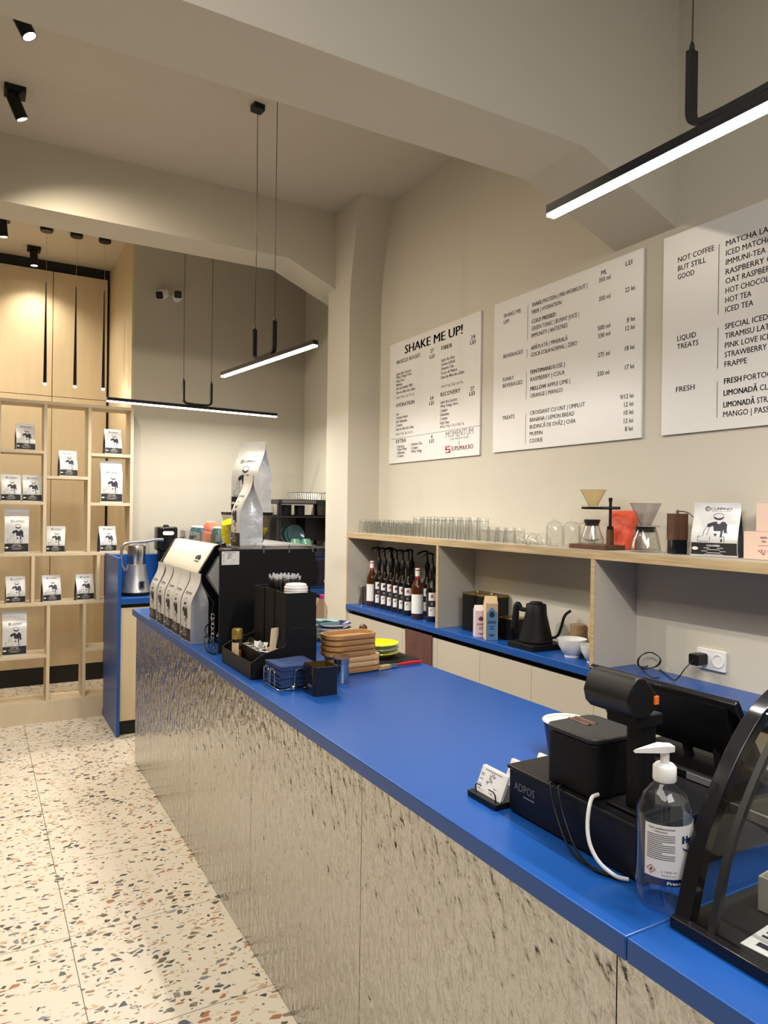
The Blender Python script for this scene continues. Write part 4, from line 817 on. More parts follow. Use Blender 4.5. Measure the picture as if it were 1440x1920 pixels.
MB().lathe([(0.0285, 0.066), (0.030, 0.068), (0.030, 0.094), (0.027, 0.098), (0.0001, 0.099)], n=32).build('lid', M['glass_grey'], stn)

tw = None
for k in range(7):
    z = 0.9315 + 0.0212 * k; pale = k in (1, 2)
    pos = ('bottom', 'second from the bottom', 'third from the bottom', 'fourth from the bottom', 'third from the top', 'second from the top', 'topmost')[k]
    t = thing('wooden_tray', '%s%s oval wooden serving tray of the stack on the counter' % (pos, ' pale' if pale else ''), 'tray', (1.268 - (0.0 if k < 3 else 0.018), 2.455, z), 0.06, 'stacked wooden trays')
    o_ = rrect(-0.108, -0.062, 0.108, 0.062, 0.05, 8); i_ = rrect(-0.099, -0.053, 0.099, 0.053, 0.042, 8); b_ = rrect(-0.101, -0.055, 0.101, 0.055, 0.045, 8); n = len(o_)
    key = 'traypale' if pale else 'traywood'
    mm = MB().add([(x, y, 0.0) for x, y in b_] + [(x, y, 0.006) for x, y in o_] + [(x, y, 0.0205) for x, y in o_] + [(x, y, 0.0205) for x, y in i_] + [(x * .97, y * .97, 0.007) for x, y in i_], [list(range(n))[::-1]] + [[j * n + q, j * n + (q + 1) % n, (j + 1) * n + (q + 1) % n, (j + 1) * n + q] for j in range(4) for q in range(n)] + [list(range(4 * n, 5 * n))])
    mm.build('tray_body', M[key], t, sharp=50)
def plate(mt, label, loc, r, under=None, group=None, T=None):
    t = thing('plate', label, 'plate', loc, 0, group)
    MB().lathe([(0.0001, 0.0), (r * .58, 0.0), (r * .62, 0.003), (r * .92, 0.014), (r, 0.019), (r * .985, 0.0215)], n=40, T=T).build('underside', M[under or mt], t)
    MB().lathe([(r * .985, 0.0215), (r * .90, 0.0175), (r * .66, 0.008), (r * .6, 0.0065), (0.0001, 0.0065)], n=40, T=T).build('top_face', M[mt], t); return t
sl = single(MB().box(-0.135, -0.15, 0, 0.135, 0.15, 0.012), 'slate_board', M['matte'], 'flat black slate board under the yellow plates', 'board', (1.452, 2.615, 0.9308), 0.02, bevel=0.001)
plate('yellow', 'yellow plate lowest of the stack on the black slate', (1.468, 2.605, 0.9432), 0.088, group='stacked plates on the slate')
plate('paleteal', 'pale teal plate between two yellow plates on the slate', (1.468, 2.605, 0.9605), 0.087, group='stacked plates on the slate')
plate('yellow', 'yellow plate topmost of the stack on the black slate', (1.470, 2.605, 0.9785), 0.086, group='stacked plates on the slate')
br = thing('pastry_brush', 'brush with red handle lying on the blue counter', 'brush', (1.36, 2.425, 0.931), 0.06)
MB().tube([(0.095, 0, 0.009), (0.16, 0, 0.010), (0.215, 0, 0.009)], [0.0055, 0.0075, 0.0065], 10).build('handle', M['red'], br)
MB().rbox(0.062, -0.013, 0.096, 0.013, 0.004, 0.002, 0.014).build('ferrule', M['steel'], br)
MB().add([(0.062, -0.012, 0.002), (0.062, 0.012, 0.002), (0.062, 0.012, 0.014), (0.062, -0.012, 0.014), (0.0, -0.02, 0.0005), (0.0, 0.018, 0.0005), (0.004, 0.018, 0.012), (0.004, -0.02, 0.012)], [[0, 1, 2, 3], [7, 6, 5, 4], [0, 4, 5, 1], [1, 5, 6, 2], [2, 6, 7, 3], [3, 7, 4, 0]]).build('bristles', M['bristle'], br)
for k, (mt, und) in enumerate((('green', 'green'), ('paleteal', 'porcelain'), ('navyglaze', 'porcelain'), ('navyglaze', 'porcelain'))):
    plate(mt, ('mint plate lowest of the stack behind the wooden trays', 'pale teal plate second lowest behind the wooden trays', 'navy plate under the topmost navy plate', 'navy plate topmost of the stack behind the wooden trays')[k], (1.485, 3.085, 0.931 + 0.0195 * k), 0.092, und, 'stacked plates behind the wooden trays')
single(MB().grid(lambda a, c: (-0.05 + .1 * a, -0.045 + .09 * c, 0.016 + 0.004 * sin(6 * a) * cos(5 * c)), 8, 8).box(-0.05, -0.045, 0.0, 0.05, 0.045, 0.012), 'dish_cloth', M['paleteal'], 'pale teal folded cloth lying on the navy plates', 'cloth', (1.448, 3.075, 1.0125))
tp = thing('coffee_tamper', 'coffee tamper with a round walnut handle behind the trays', 'tamper', (1.500, 2.80, 0.931))
MB().lathe([(0.0001, 0), (0.028, 0), (0.028, 0.014), (0.010, 0.022), (0.008, 0.085)], n=24).build('base', M['steel'], tp); MB().ball(0.0185, (0, 0, 0.096), 18).build('handle', M['walnut'], tp)
single(MB().rbox(-0.02, -0.014, 0.02, 0.014, 0.006, 0, 0.05), 'sponge', M['goldcap'] if False else M['yellow'], 'small yellow sponge next to the tamper', 'sponge', (1.475, 2.865, 0.931), 0.3)
pb = thing('plastic_bottle', 'clear plastic bottle with a pink cap behind the lid bin', 'bottle', (1.555, 3.36, 0.931))
MB().lathe([(0.0001, 0), (0.028, 0), (0.030, 0.005), (0.029, 0.03), (0.031, 0.05), (0.029, 0.07), (0.031, 0.09), (0.028, 0.12), (0.012, 0.155), (0.012, 0.165)], n=24).build('bottle', M['pinkbottle'], pb)
MB().lathe([(0.0145, 0.16), (0.0145, 0.18), (0.0001, 0.18)], n=20).build('cap', M['hotpink'], pb)

# ------------------------------------------------ things on the back unit
UZ = 0.9345
jc = thing('citrus_juicer', 'silver lever citrus juicer on the back unit by the blue end panel', 'juicer', (0.985, 5.235, UZ))
MB().lathe([(0.108, 0.0), (0.110, 0.006), (0.110, 0.02), (0.106, 0.03), (0.0001, 0.03)], n=36).build('foot', M['black'], jc)
MB().lathe([(0.109, 0.024), (0.107, 0.032), (0.092, 0.07), (0.074, 0.15), (0.066, 0.212), (0.0001, 0.214)], n=40).build('body', M['alu'], jc)
MB().lathe([(0.058, 0.214), (0.060, 0.218), (0.063, 0.335), (0.060, 0.345), (0.057, 0.335), (0.055, 0.225)], n=36).build('bowl', M['steel'], jc)
MB().lathe([(0.0001, 0.352), (0.028, 0.345), (0.052, 0.325)], n=30).build('cone', M['steel'], jc)
lv = MB().tube(chaikin([(-0.078, 0, 0.17), (-0.10, 0, 0.215), (-0.101, 0, 0.30), (-0.092, 0, 0.352), (-0.05, 0, 0.368), (0.06, 0, 0.372), (0.14, 0, 0.388), (0.185, 0, 0.385)], 3), 0.0105, 10); lv.build('lever', M['alu'], jc)
pl_ = MB().rbox(0.0, -0.113, 0.038, -0.100, 0.004, 0.05, 0.105).build('switch_plate', M['steel'], jc); MB().box(0.008, -0.1145, 0.060, 0.028, -0.112, 0.098).build('switch', M['matte'], pl_)
bg = thing('bean_grinder', 'tall rounded black grinder with a maker badge behind the juicer lever', 'grinder', (1.225, 5.40, UZ))
MB().rbox(-0.055, -0.06, 0.055, 0.06, 0.03, 0.0, 0.30).build('base', M['black'], bg, 0.003)
MB().rbox(-0.075, -0.08, 0.075, 0.08, 0.04, 0.30, 0.475).build('head', M['gloss'], bg, 0.014, segs=3)
pb2 = MB(); pb2.prism(rrect(-0.04, 0.415, 0.04, 0.443, 0.012, 5), -0.0825, -0.0805, 'y'); pb2.build('badge', M['paper'], bg)
MB().lathe([(0.0001, 0.49), (0.02, 0.487), (0.022, 0.474)], n=16).build('knob', M['black'], bg)
def tumbler(label, loc, r, h, mt, group, rib=0.0, name='drinking_glass', ribn=18, upside=True):
    pr = [(0.0001, 0.0), (r * .80, 0.0), (r * .84, 0.004), (r, h), (r * .955, h), (r * .78, 0.016), (r * .5, 0.022), (0.0001, 0.024)]
    if upside: pr = [(a, h - b) for a, b in pr]
    return single(MB().lathe(pr, n=36 if rib else 24, rib=rib, ribn=ribn), name, M[mt], label, 'glass', loc, group=group)
tumbler('clear glass on the blue ledge behind the juicer', (1.105, 5.575, 1.2005), 0.040, 0.10, 'glass', None)
rk = thing('drying_rack', 'dark metal drying rack with two shelves beside the column', 'rack', (2.19, 5.30, UZ))
for x, y in ((2.012, 5.14), (2.475, 5.14), (2.012, 5.50), (2.475, 5.50)): part_at(MB().box(x - 0.013, y - 0.013, 0.9345 if y < 5.5 else 1.2005, x + 0.013, y + 0.013, 1.60), 'post', M['dark'], rk)
part_at(MB().box(1.99, 5.10, 1.592, 2.483, 5.54, 1.625), 'top_tray', M['dark'], rk, 0.002)
part_at(MB().box(2.02, 5.098, 1.598, 2.30, 5.1005, 1.620), 'front_plate', M['midgrey'], rk)
ms = MB()
part_at(MB().box(1.90, 5.10, 1.486, 2.46, 5.52, 1.498), 'middle_shelf', M['dark'], rk)
for k in range(17): part_at(MB().tube([(1.905 + 0.034 * k, 5.105, 1.501), (1.905 + 0.034 * k, 5.515, 1.501)], 0.005, 6), 'shelf_rod', M['matte'], rk)
part_at(MB().box(1.90, 5.09, 1.249, 2.483, 5.50, 1.263), 'lower_shelf', M['midgrey'], rk)
part_at(MB().box(1.93, 5.49, 1.265, 2.35, 5.50, 1.484), 'back_panel', M['midgrey'], rk)
part_at(MB().box(2.30, 5.30, 1.30, 2.475, 5.49, 1.484), 'side_bracket', M['dark'], rk)
part_at(MB().box(1.93, 5.14, 0.9345, 1.95, 5.16, 1.486), 'post', M['dark'], rk)
wb = thing('wire_basket', 'white wire basket on top of the drying rack', 'basket', (2.33, 5.30, 1.6255))
wr = MB()
for k in range(16): wr.tube([(-0.135 + 0.018 * k, -0.09, 0.003), (-0.15 + 0.020 * k, -0.11, 0.06)], 0.0019, 5); wr.tube([(-0.135 + 0.018 * k, 0.09, 0.003), (-0.15 + 0.020 * k, 0.11, 0.06)], 0.0019, 5)
for z, s in ((0.003, 0.0), (0.06, 0.018)): wr.tube([(-0.135 - s, -0.09 - s, z), (0.135 + s, -0.09 - s, z), (0.135 + s, 0.09 + s, z), (-0.135 - s, 0.09 + s, z)], 0.002, 5, True)
for k in range(12): wr.tube([(-0.135, -0.09 + 0.0164 * k, 0.002), (0.135, -0.09 + 0.0164 * k, 0.002)], 0.0012, 5)
wr.build('wire_frame', M['steel'], wb)
tumbler('clear glass upside down on the left end of the drying rack', (1.945, 5.17, 1.507), 0.038, 0.075, 'glass_green', None)
single(MB().lathe([(0.0001, 0), (0.044, 0), (0.046, 0.078), (0.043, 0.078), (0.041, 0.006), (0.0001, 0.006)], n=24), 'milk_jug', M['matte'], 'black milk jug on the left of the drying rack middle shelf', 'jug', (2.085, 5.19, 1.507))
single(MB().lathe([(0.0001, 0), (0.040, 0), (0.042, 0.075), (0.039, 0.075), (0.037, 0.006), (0.0001, 0.006)], n=24), 'milk_jug', M['matte'], 'second black milk jug farther right on the drying rack', 'jug', (2.205, 5.20, 1.507))
TP = Matrix.Translation((0, 0, 0.082)) @ Matrix.Rotation(radians(78), 4, 'X')
plate('teal', 'teal plate standing upright behind the mint cups', (2.195, 5.28, 1.264), 0.082, 'porcelain', 'upright teal plates on the rack', TP)
plate('teal', 'teal plate standing upright at the back, left edge showing', (2.172, 5.315, 1.264), 0.082, 'porcelain', 'upright teal plates on the rack', TP)
FL = Matrix.Translation((0, 0, 0.0585)) @ Matrix.Rotation(pi, 4, 'X')
cup('green', 'left mint green cup upside down on the rack', (2.160, 5.16, 1.264), FL, 0.048, 0.056, False, 'mint cups on the rack')
cup('green', 'right mint green cup upside down on the rack', (2.245, 5.155, 1.264), FL, 0.048, 0.056, False, 'mint cups on the rack')
single(MB().lathe([(0.0001, 0), (0.033, 0), (0.036, 0.02), (0.031, 0.02), (0.0001, 0.016)], n=20).tube([(0.03, 0, 0.012), (0.15, 0.02, 0.014)], 0.009, 8), 'portafilter', M['steel'], 'steel filter holder lying on the rack lower shelf', 'filter holder', (1.995, 5.235, 1.2645), 0.1)
wd = thing('water_dispenser', 'blue transparent water dispenser with white tap next to the column', 'water dispenser', (2.33, 5.22, UZ))
MB().box(-0.11, -0.10, 0.0, 0.11, 0.10, 0.02).build('base', M['navyglaze'], wd, 0.004)
MB().rbox(-0.11, -0.10, 0.11, 0.10, 0.03, 0.02, 0.215).build('tank', M['bluewater'], wd)
MB().rbox(-0.114, -0.104, 0.114, 0.104, 0.03, 0.215, 0.24).build('lid', M['navyglaze'], wd, 0.003)
MB().lathe([(0.0001, 0), (0.018, 0), (0.018, 0.008), (0.009, 0.010), (0.009, 0.05), (0.0001, 0.05)], n=16, T=Matrix.Translation((0.075, -0.10, 0.05)) @ Matrix.Rotation(pi / 2, 4, 'X')).tube([(0.075, -0.145, 0.052), (0.075, -0.148, 0.025)], 0.008, 10).tube([(0.075, -0.135, 0.058), (0.098, -0.14, 0.066)], 0.006, 8).build('tap', M['white'], wd)

# ================================================================== BACK COUNTER ITEMS
BZ = 0.9004
jg = None
for lab, loc in (('shiny steel jigger in front at the left end of the back counter', (2.320, 4.365, BZ)), ('shiny steel jigger half hidden behind the other jigger', (2.352, 4.400, BZ))):
    j = single(MB().lathe([(0.0001, 0), (0.0, 0.0), (0.0195, 0.0), (0.0185, 0.02), (0.010, 0.072), (0.021, 0.124), (0.0195, 0.124), (0.009, 0.075), (0.0001, 0.075)], n=24), 'jigger', M['steel'], lab, 'jigger', loc, group='steel jiggers')
def bottle(label, loc, rz, kind, group='syrup bottles on the back counter'):
    t = thing('syrup_bottle', label, 'bottle', loc, rz, group)
    r = 0.036; body = [(0.0001, 0.0), (r * .9, 0.0), (r, 0.006), (r, 0.185), (r * .9, 0.205), (r * .42, 0.235), (0.0135, 0.250), (0.0128, 0.292), (0.0001, 0.292)]
    MB().lathe(body, n=24).build('bottle', M['amber' if kind == 'amber' else 'dark_glass'], t)
    if kind == 'amber':
        MB().lathe([(0.0366, 0.035), (0.0366, 0.150)], n=14, a0=pi * 1.02, a1=pi * 1.78).build('label', M['paper'], t)
        MB().lathe([(0.0140, 0.238), (0.0140, 0.258)], n=16).build('neck_band', M['red_ink'], t); MB().lathe([(0.0142, 0.258), (0.0140, 0.284)], n=16).build('neck_label', M['paper'], t)
        MB().lathe([(0.0150, 0.284), (0.0150, 0.304), (0.0001, 0.305)], n=20).build('cap', M['paper'], t); MB().lathe([(0.0153, 0.290), (0.0153, 0.297)], n=16).build('cap_band', M['red_ink'], t)
        return t
    lb = MB().lathe([(0.0364, 0.030), (0.0364, 0.175)], n=14, a0=pi * 1.08, a1=pi * 1.72).build('label', M['band'], t)
    for z0_, z1_ in ((0.034, 0.088), (0.125, 0.172)): MB().lathe([(0.0368, z0_), (0.0368, z1_)], n=8, a0=pi * 1.22, a1=pi * 1.58).build('label_panel', M['paper'], lb)
    ac = 'red_ink' if kind.endswith('r') else ('walnut' if kind.endswith('w') else 'ink')
    for pts_ in (((0.140, 1.36), (0.148, 1.32), (0.163, 1.38), (0.158, 1.42), (0.166, 1.47), (0.152, 1.46), (0.140, 1.49), (0.146, 1.42)), ((0.064, 1.32), (0.074, 1.31), (0.083, 1.40), (0.076, 1.45), (0.070, 1.40))): MB().poly([(0.0372 * cos(pi * a_), 0.0372 * sin(pi * a_), z_) for z_, a_ in pts_]).build('label_picture', M[ac], lb, smooth=False)
    MB().lathe([(0.0372, 0.1065 + 0.007 * sin(a)) if False else (0.0372, z) for a, z in ((0, 0.099), (1, 0.114))], n=4, a0=pi * 1.34, a1=pi * 1.46).build('label_emblem', M['ink_grey'], lb)
    if kind.startswith('pump'):
        MB().lathe([(0.0165, 0.284), (0.0165, 0.318), (0.011, 0.328), (0.006, 0.345), (0.005, 0.395), (0.0001, 0.396)], n=18).build('pump_collar', M['black'], t)
        MB().tube(chaikin([(0.006, 0, 0.392), (-0.010, 0, 0.402), (-0.045, 0, 0.396), (-0.066, 0, 0.380)], 2), [0.0075] * 6 + [0.0055] * 7 if False else 0.006, 8).build('pump_spout', M['black'], t)
    else:
        MB().lathe([(0.0155, 0.270), (0.0155, 0.304), (0.0001, 0.305)], n=18).build('cap', M['black'], t)
    return t
BX = 2.355
bl = [(2.352, 4.272, 'amber', 'amber bottle with red and white neck at the left end of the syrup row'),
      (2.360, 4.190, 'pumpw', 'dark pump bottle first to the right of the left amber bottle'), (2.357, 4.108, 'pump', 'dark pump bottle second to the right of the left amber bottle'), (2.357, 4.027, 'pumpr', 'dark pump bottle third to the right of the left amber bottle'),
      (2.355, 3.948, 'pump', 'dark pump bottle fourth to the right of the left amber bottle'), (2.352, 3.868, 'pumpw', 'dark pump bottle fifth to the right of the left amber bottle'), (2.345, 3.790, 'pumpr', 'dark pump bottle with red label picture directly left of the front amber bottle'),
      (2.318, 3.640, 'amber', 'amber bottle with red and white neck standing in front, near the divider'), (2.345, 3.520, 'pumpr', 'dark pump bottle with red label picture right of the front amber bottle'), (2.375, 3.430, 'cap', 'dark bottle with black screw cap closest to the divider'),
      (2.440, 4.150, 'pump', 'back row dark pump bottle farthest left'), (2.440, 4.060, 'cap', 'back row dark capped bottle near the left'), (2.440, 3.900, 'pump', 'back row dark pump bottle at the middle'), (2.440, 3.720, 'pump', 'back row dark pump bottle above the front amber bottle'), (2.440, 3.610, 'cap', 'back row dark capped bottle near the divider')]
for x, y, k, lab in bl: bottle(lab, (x, y, BZ), -0.32 if k == 'amber' else -0.30, k)
cn = None
for y, lab in ((3.155, 'left black tin canister with gold lid on the back counter'), (3.030, 'right black tin canister with gold lid behind the cartons')):
    t = thing('tin_canister', lab, 'canister', (2.405, y, BZ), 0, 'tall black tin canisters')
    MB().rbox(-0.070, -0.057, 0.070, 0.057, 0.012, 0.0, 0.196).build('body', M['gloss'] if False else M['black'], t)
    MB().rbox(-0.072, -0.059, 0.072, 0.059, 0.013, 0.196, 0.208).build('lid', M['brass'], t, 0.002)
    MB().lathe([(0.0001, 0.217), (0.014, 0.217), (0.012, 0.2085)], n=18).build('lid_knob', M['steel'], t)
t = thing('tin_canister', 'small square black tin with gold lid between the cartons and kettle', 'canister', (2.400, 2.855, BZ))
MB().rbox(-0.052, -0.052, 0.052, 0.052, 0.012, 0.0, 0.104).build('body', M['black'], t); MB().rbox(-0.0535, -0.0535, 0.0535, 0.0535, 0.013, 0.104, 0.113).build('lid', M['brass'], t, 0.002)
def carton(label, loc, rz, w, d, h, front, sidec, blob):
    t = thing('drink_carton', label, 'carton', loc, rz, 'drink cartons on the back counter')
    m = MB(); hw, hd = w / 2, d / 2; zt = h * .84
    m.add([(-hw, -hd, 0), (hw, -hd, 0), (hw, hd, 0), (-hw, hd, 0), (-hw, -hd, zt), (hw, -hd, zt), (hw, hd, zt), (-hw, hd, zt), (-hw, 0, h), (hw, 0, h)], [[3, 2, 1, 0], [0, 1, 5, 4], [1, 2, 6, 5], [2, 3, 7, 6], [3, 0, 4, 7], [4, 5, 9, 8], [6, 7, 8, 9], [5, 6, 9], [7, 4, 8]])
    m.build('carton', M[sidec], t, 0.0015, smooth=False)
    f = lambda u, v: (-hw + u * w, -hd - 0.0006, v * zt)
    fm = MB(); fm.poly([f(.06, 0.01), f(.94, .01), f(.94, .74), f(.5, .90), f(.06, .74)]); fp = fm.build('front_print', M[front], t, smooth=False)
    f2 = lambda u, v: (-hw + u * w, -hd - 0.0012, v * zt); pm = MB()
    pm.poly([f2(.5 + .22 * cos(a) * (1 - .25 * sin(a)), .70 + .085 * sin(a)) for a in [2 * pi * k / 14 for k in range(14)]])
    for y0, ww in ((.50, .62), (.46, .7), (.36, .4), (.30, .4), (.14, .5), (.10, .3)): put_rect(pm, f2, .5 - ww / 2, y0, .5 + ww / 2, y0 + .022)
    pm.build('front_lettering', M[blob], fp, smooth=False)
    if sidec == 'floral':
        dm = MB(); random.seed(4)
        for k in range(26):
            u, v, r = random.random() * .9 + .05, random.random() * .92 + .03, 0.003 + 0.004 * random.random(); dm.poly([(hw + 0.0006, -hd + u * d + r * cos(a), v * zt + r * 1.3 * sin(a)) for a in [2 * pi * j / 8 for j in range(8)]])
        dm.build('side_pattern', M['navyglaze'], t, smooth=False)
    return t
carton('pale pink drink carton with plum lettering left of the blue one', (2.288, 2.985, BZ), -0.45, 0.058, 0.058, 0.165, 'cartonpink', 'cartonpink', 'plum')
carton('blue and tan patterned drink carton in front of the black tins', (2.290, 2.898, BZ), -0.45, 0.062, 0.062, 0.222, 'cartonblue', 'floral', 'ink')
kt = thing('gooseneck_kettle', 'matte black gooseneck kettle on a square base', 'kettle', (2.355, 2.630, BZ), 0)
MB().rbox(-0.10, -0.095, 0.10, 0.095, 0.01, 0.0, 0.026).build('power_base', M['matte'], kt, 0.002)
MB().lathe([(0.0001, 0.027), (0.078, 0.027), (0.081, 0.033), (0.079, 0.045), (0.052, 0.160), (0.048, 0.206), (0.046, 0.209), (0.0001, 0.209)], n=40).build('body', M['matte'], kt)
MB().lathe([(0.030, 0.2095), (0.030, 0.216), (0.028, 0.219), (0.0001, 0.219)], n=28).build('lid', M['matte'], kt)
kd = Vector((0.55, -0.83, 0)); kd.normalize()
MB().tube(chaikin([tuple(kd * a) [:2] + (z,) for a, z in ((0.070, 0.050), (0.105, 0.058), (0.122, 0.105), (0.135, 0.165), (0.165, 0.188))], 3), 0.0068, 10).build('spout', M['matte'], kt)
MB().tube(chaikin([tuple(-kd * a)[:2] + (z,) for a, z in ((0.046, 0.178), (0.075, 0.176), (0.088, 0.205), (0.098, 0.196), (0.100, 0.150), (0.108, 0.085))], 2), [0.009 + 0.0006 * i for i in range(18)], 10).build('handle', M['matte'], kt)
def foot_bowl(label, loc, r, h):
    return single(MB().lathe([(0.0001, 0), (r * .50, 0), (r * .50, h * .12), (r * .62, h * .2), (r * .92, h * .62), (r, h), (r * .96, h), (r * .86, h * .6), (r * .5, h * .24), (0.0001, h * .2)], n=36), 'footed_bowl', M['porcelain'], label, 'bowl', loc, group='white footed bowls')
foot_bowl('white footed bowl right of the kettle', (2.352, 2.385, BZ), 0.066, 0.082)
foot_bowl('white footed bowl half hidden by the oak divider', (2.345, 2.245, BZ), 0.060, 0.076)
tb = thing('cardboard_tube', 'brown cardboard tube behind the white bowls', 'tube', (2.443, 2.440, BZ))
MB().lathe([(0.0001, 0), (0.036, 0), (0.036, 0.062)], n=28).build('tube', M['kraft'], tb); MB().lathe([(0.0366, 0.060), (0.0366, 0.130), (0.035, 0.132), (0.0001, 0.131)], n=28).build('lid', M['kraft'], tb)
wk = thing('bamboo_whisk', 'bamboo tea whisk standing behind the smaller bowl', 'whisk', (2.440, 2.352, BZ))
MB().lathe([(0.0001, 0.135), (0.017, 0.134), (0.018, 0.09), (0.015, 0.075)], n=20).build('handle', M['bamboo'], wk)
wm = MB()
for k in range(30): a = 2 * pi * k / 30; wm.tube([(0.013 * cos(a), 0.013 * sin(a), 0.078), (0.020 * cos(a), 0.020 * sin(a), 0.05), (0.029 * cos(a), 0.029 * sin(a), 0.012), (0.022 * cos(a), 0.022 * sin(a), 0.0)], 0.0013, 4)
wm.build('tines', M['bamboo'], wk)
single(MB().lathe([(0.0001, 0), (0.026, 0), (0.026, 0.05), (0.022, 0.055), (0.022, 0.06), (0.0001, 0.06)], n=24), 'tea_tin', M['dark'], 'small dark tin between the whisk and the oak divider', 'tin', (2.425, 2.255, BZ))
def towel_pt(a, s):                       # s runs down the front, over the door top and a little way behind it
    w_ = 0.0035 * sin(14 * a) ; y = 3.365 + 0.287 * a
    return (2.2425 + w_ * min(1, s * 3) , y, 0.600 + 0.2425 * (1 - s)) if s >= 0 else (2.2425 + 0.026 * min(1, -s * 2), y, 0.8425 - (0.0 if s > -.5 else 0.03 * (-s - .5)))
tl = MB().grid(lambda a, c: towel_pt(a, 1 - 1.5 * c if c < 1 else -.5), 40, 12)
to = single(tl, 'hanging_towel', M['towel'], 'brown towel hanging over the beige doors under the back counter', 'towel'); md = to.modifiers.new('t', 'SOLIDIFY'); md.thickness = 0.004; md.offset = 0
# socket, plug, cable
so_ = thing('wall_socket', 'white double wall socket over the back counter', 'socket', (XW - 0.0005, 1.770, 0.99))
TX = Matrix.Rotation(-pi / 2, 4, 'Y')
MB().rbox(-0.040, -0.063, 0.040, 0.063, 0.006, 0.0, 0.010, TX).build('plate', M['white'], so_, 0.002)
for dy in (0.031, -0.031):
    MB().lathe([(0.026, 0.010), (0.026, 0.013), (0.0215, 0.013), (0.020, 0.005), (0.0001, 0.005)], (0, dy, 0), 28, TX).build('outlet', M['white'], so_)
    MB().lathe([(0.0001, 0.0058), (0.0026, 0.0058)], (-0.0, dy - 0.0095, 0), 8, TX).lathe([(0.0001, 0.0058), (0.0026, 0.0058)], (0.0, dy + 0.0095, 0), 8, TX).build('contact_hole', M['void'], so_)
pg = thing('phone_charger', 'black plug charger in the left outlet with its coiled cable', 'charger', (XW - 0.014, 1.801, 0.99))
MB().rbox(-0.022, -0.022, 0.022, 0.022, 0.008, 0.0005, 0.058, TX).build('plug', M['black'], pg, 0.002)
cp_ = [on_z(x, y, 0.9035) for x, y in ((1262, 1275), (1245, 1255), (1236, 1248))]
cs = [Vector((XW - 0.070, 1.801, 0.985)), Vector((XW - 0.10, 1.81, 0.965)), Vector((XW - 0.13, 1.83, 0.91)), on_z(1262, 1275, 0.9035), on_z(1240, 1258, 0.9035), on_z(1226, 1244, 0.9035)]
c0 = on_z(1220, 1256, 0.9035)
for k in range(22): a = -1.2 + k * 0.62; cs.append(c0 + Vector((0.030 * sin(a) - 0.01, (0.055 + 0.004 * sin(k)) * cos(a), 0.034 + 0.030 * sin(a) + 0.002 * (k % 5))))
cs += [on_z(1222, 1273, 0.9035), on_z(1236, 1270, 0.9035)]
CPL = [v - Vector(pg.location) for v in cs]
MB().tube(chaikin(CPL, 2), 0.0022, 6).build('cable', M['black'], pg)

# ================================================================== WALL SHELF ITEMS
WZ = 1.3958
k = 0
for col, (x, y0, n_) in enumerate(((2.305, 4.325, 11), (2.372, 4.355, 11), (2.438, 4.370, 10))):
    for i in range(n_):
        tumbler('short ribbed glass in the %s row at the left end of the wall shelf' % ('front', 'middle', 'back')[col], (x, y0 - 0.0625 * i, WZ), 0.030, 0.092, 'glass_green', 'short glasses in the %s row' % ('front', 'middle', 'back')[col], 0.03) if i == 0 and col == 0 else None
        if i == 0 and col == 0: g0 = bpy.data.objects[-1] if False else [o for o in COL.objects if o.name.startswith('drinking_glass')][-1]
        else:
            o = g0.copy(); COL.objects.link(o); o.location = (x, y0 - 0.0625 * i, WZ); o['label'] = 'short ribbed glass in the %s row at the left end of the wall shelf' % ('front', 'middle', 'back')[col]; o['group'] = 'short glasses in the %s row' % ('front', 'middle', 'back')[col]
g1 = tumbler('tall clear glass in the front row, middle of the shelf glasses', (0, 0, 0), 0.037, 0.122, 'glass_green', 'tall glasses in the front row', 0.02, ribn=12)
first = True
for col, (x, y0, n_) in enumerate(((2.318, 3.640, 8), (2.400, 3.650, 8))):
    for i in range(n_):
        o = g1 if first else g1.copy()
        if not first: COL.objects.link(o)
        first = False; nm = ('front', 'back')[col]
        o.location = (x, y0 - 0.0765 * i, WZ); o['label'] = 'tall clear glass in the %s row beside the short ribbed glasses' % nm; o['group'] = 'tall glasses in the %s row' % nm
g2 = tumbler('low pale amber glass right of the tall glasses', (0, 0, 0), 0.031, 0.075, 'glass', 'low glasses beside the tall ones', 0.03); first = True
for x, y0, n_ in ((2.33, 3.010, 4), (2.41, 3.03, 4)):
    for i in range(n_):
        o = g2 if first else g2.copy()
        if not first: COL.objects.link(o)
        first = False; o.location = (x, y0 - 0.068 * i, WZ); o['label'] = 'low clear glass in the cluster right of the tall glasses'
g3 = single(MB().lathe([(0.022, 0.0), (0.040, 0.0), (0.0405, 0.004), (0.036, 0.03), (0.022, 0.052), (0.0001, 0.055)], n=28), 'glass_bowl', M['glass'], 'small glass bowl turned upside down in front of the glass jars', 'bowl', (2.315, 2.69, WZ), group='upside down glass bowls')
for x, y in ((2.315, 2.605), (2.40, 2.73), (2.40, 2.64)): o = g3.copy(); COL.objects.link(o); o.location = (x, y, WZ)
for x, y, lab in ((2.345, 2.500, 'leftmost of three lidded glass jars on the wall shelf'), (2.37, 2.415, 'middle one of three lidded glass jars on the wall shelf'), (2.445, 2.395, 'rightmost lidded glass jar, behind the dripper stand')):
    t = thing('glass_jar', lab, 'jar', (x, y, WZ), 0, 'lidded glass jars')
    MB().lathe([(0.0001, 0.004), (0.036, 0.0), (0.039, 0.006), (0.039, 0.088), (0.034, 0.096), (0.032, 0.096), (0.036, 0.086), (0.036, 0.01), (0.0001, 0.008)], n=28).build('jar', M['glass'], t)
    MB().lathe([(0.034, 0.097), (0.033, 0.104), (0.018, 0.114), (0.004, 0.117), (0.007, 0.126), (0.0001, 0.130)], n=24).build('lid', M['glass'], t)

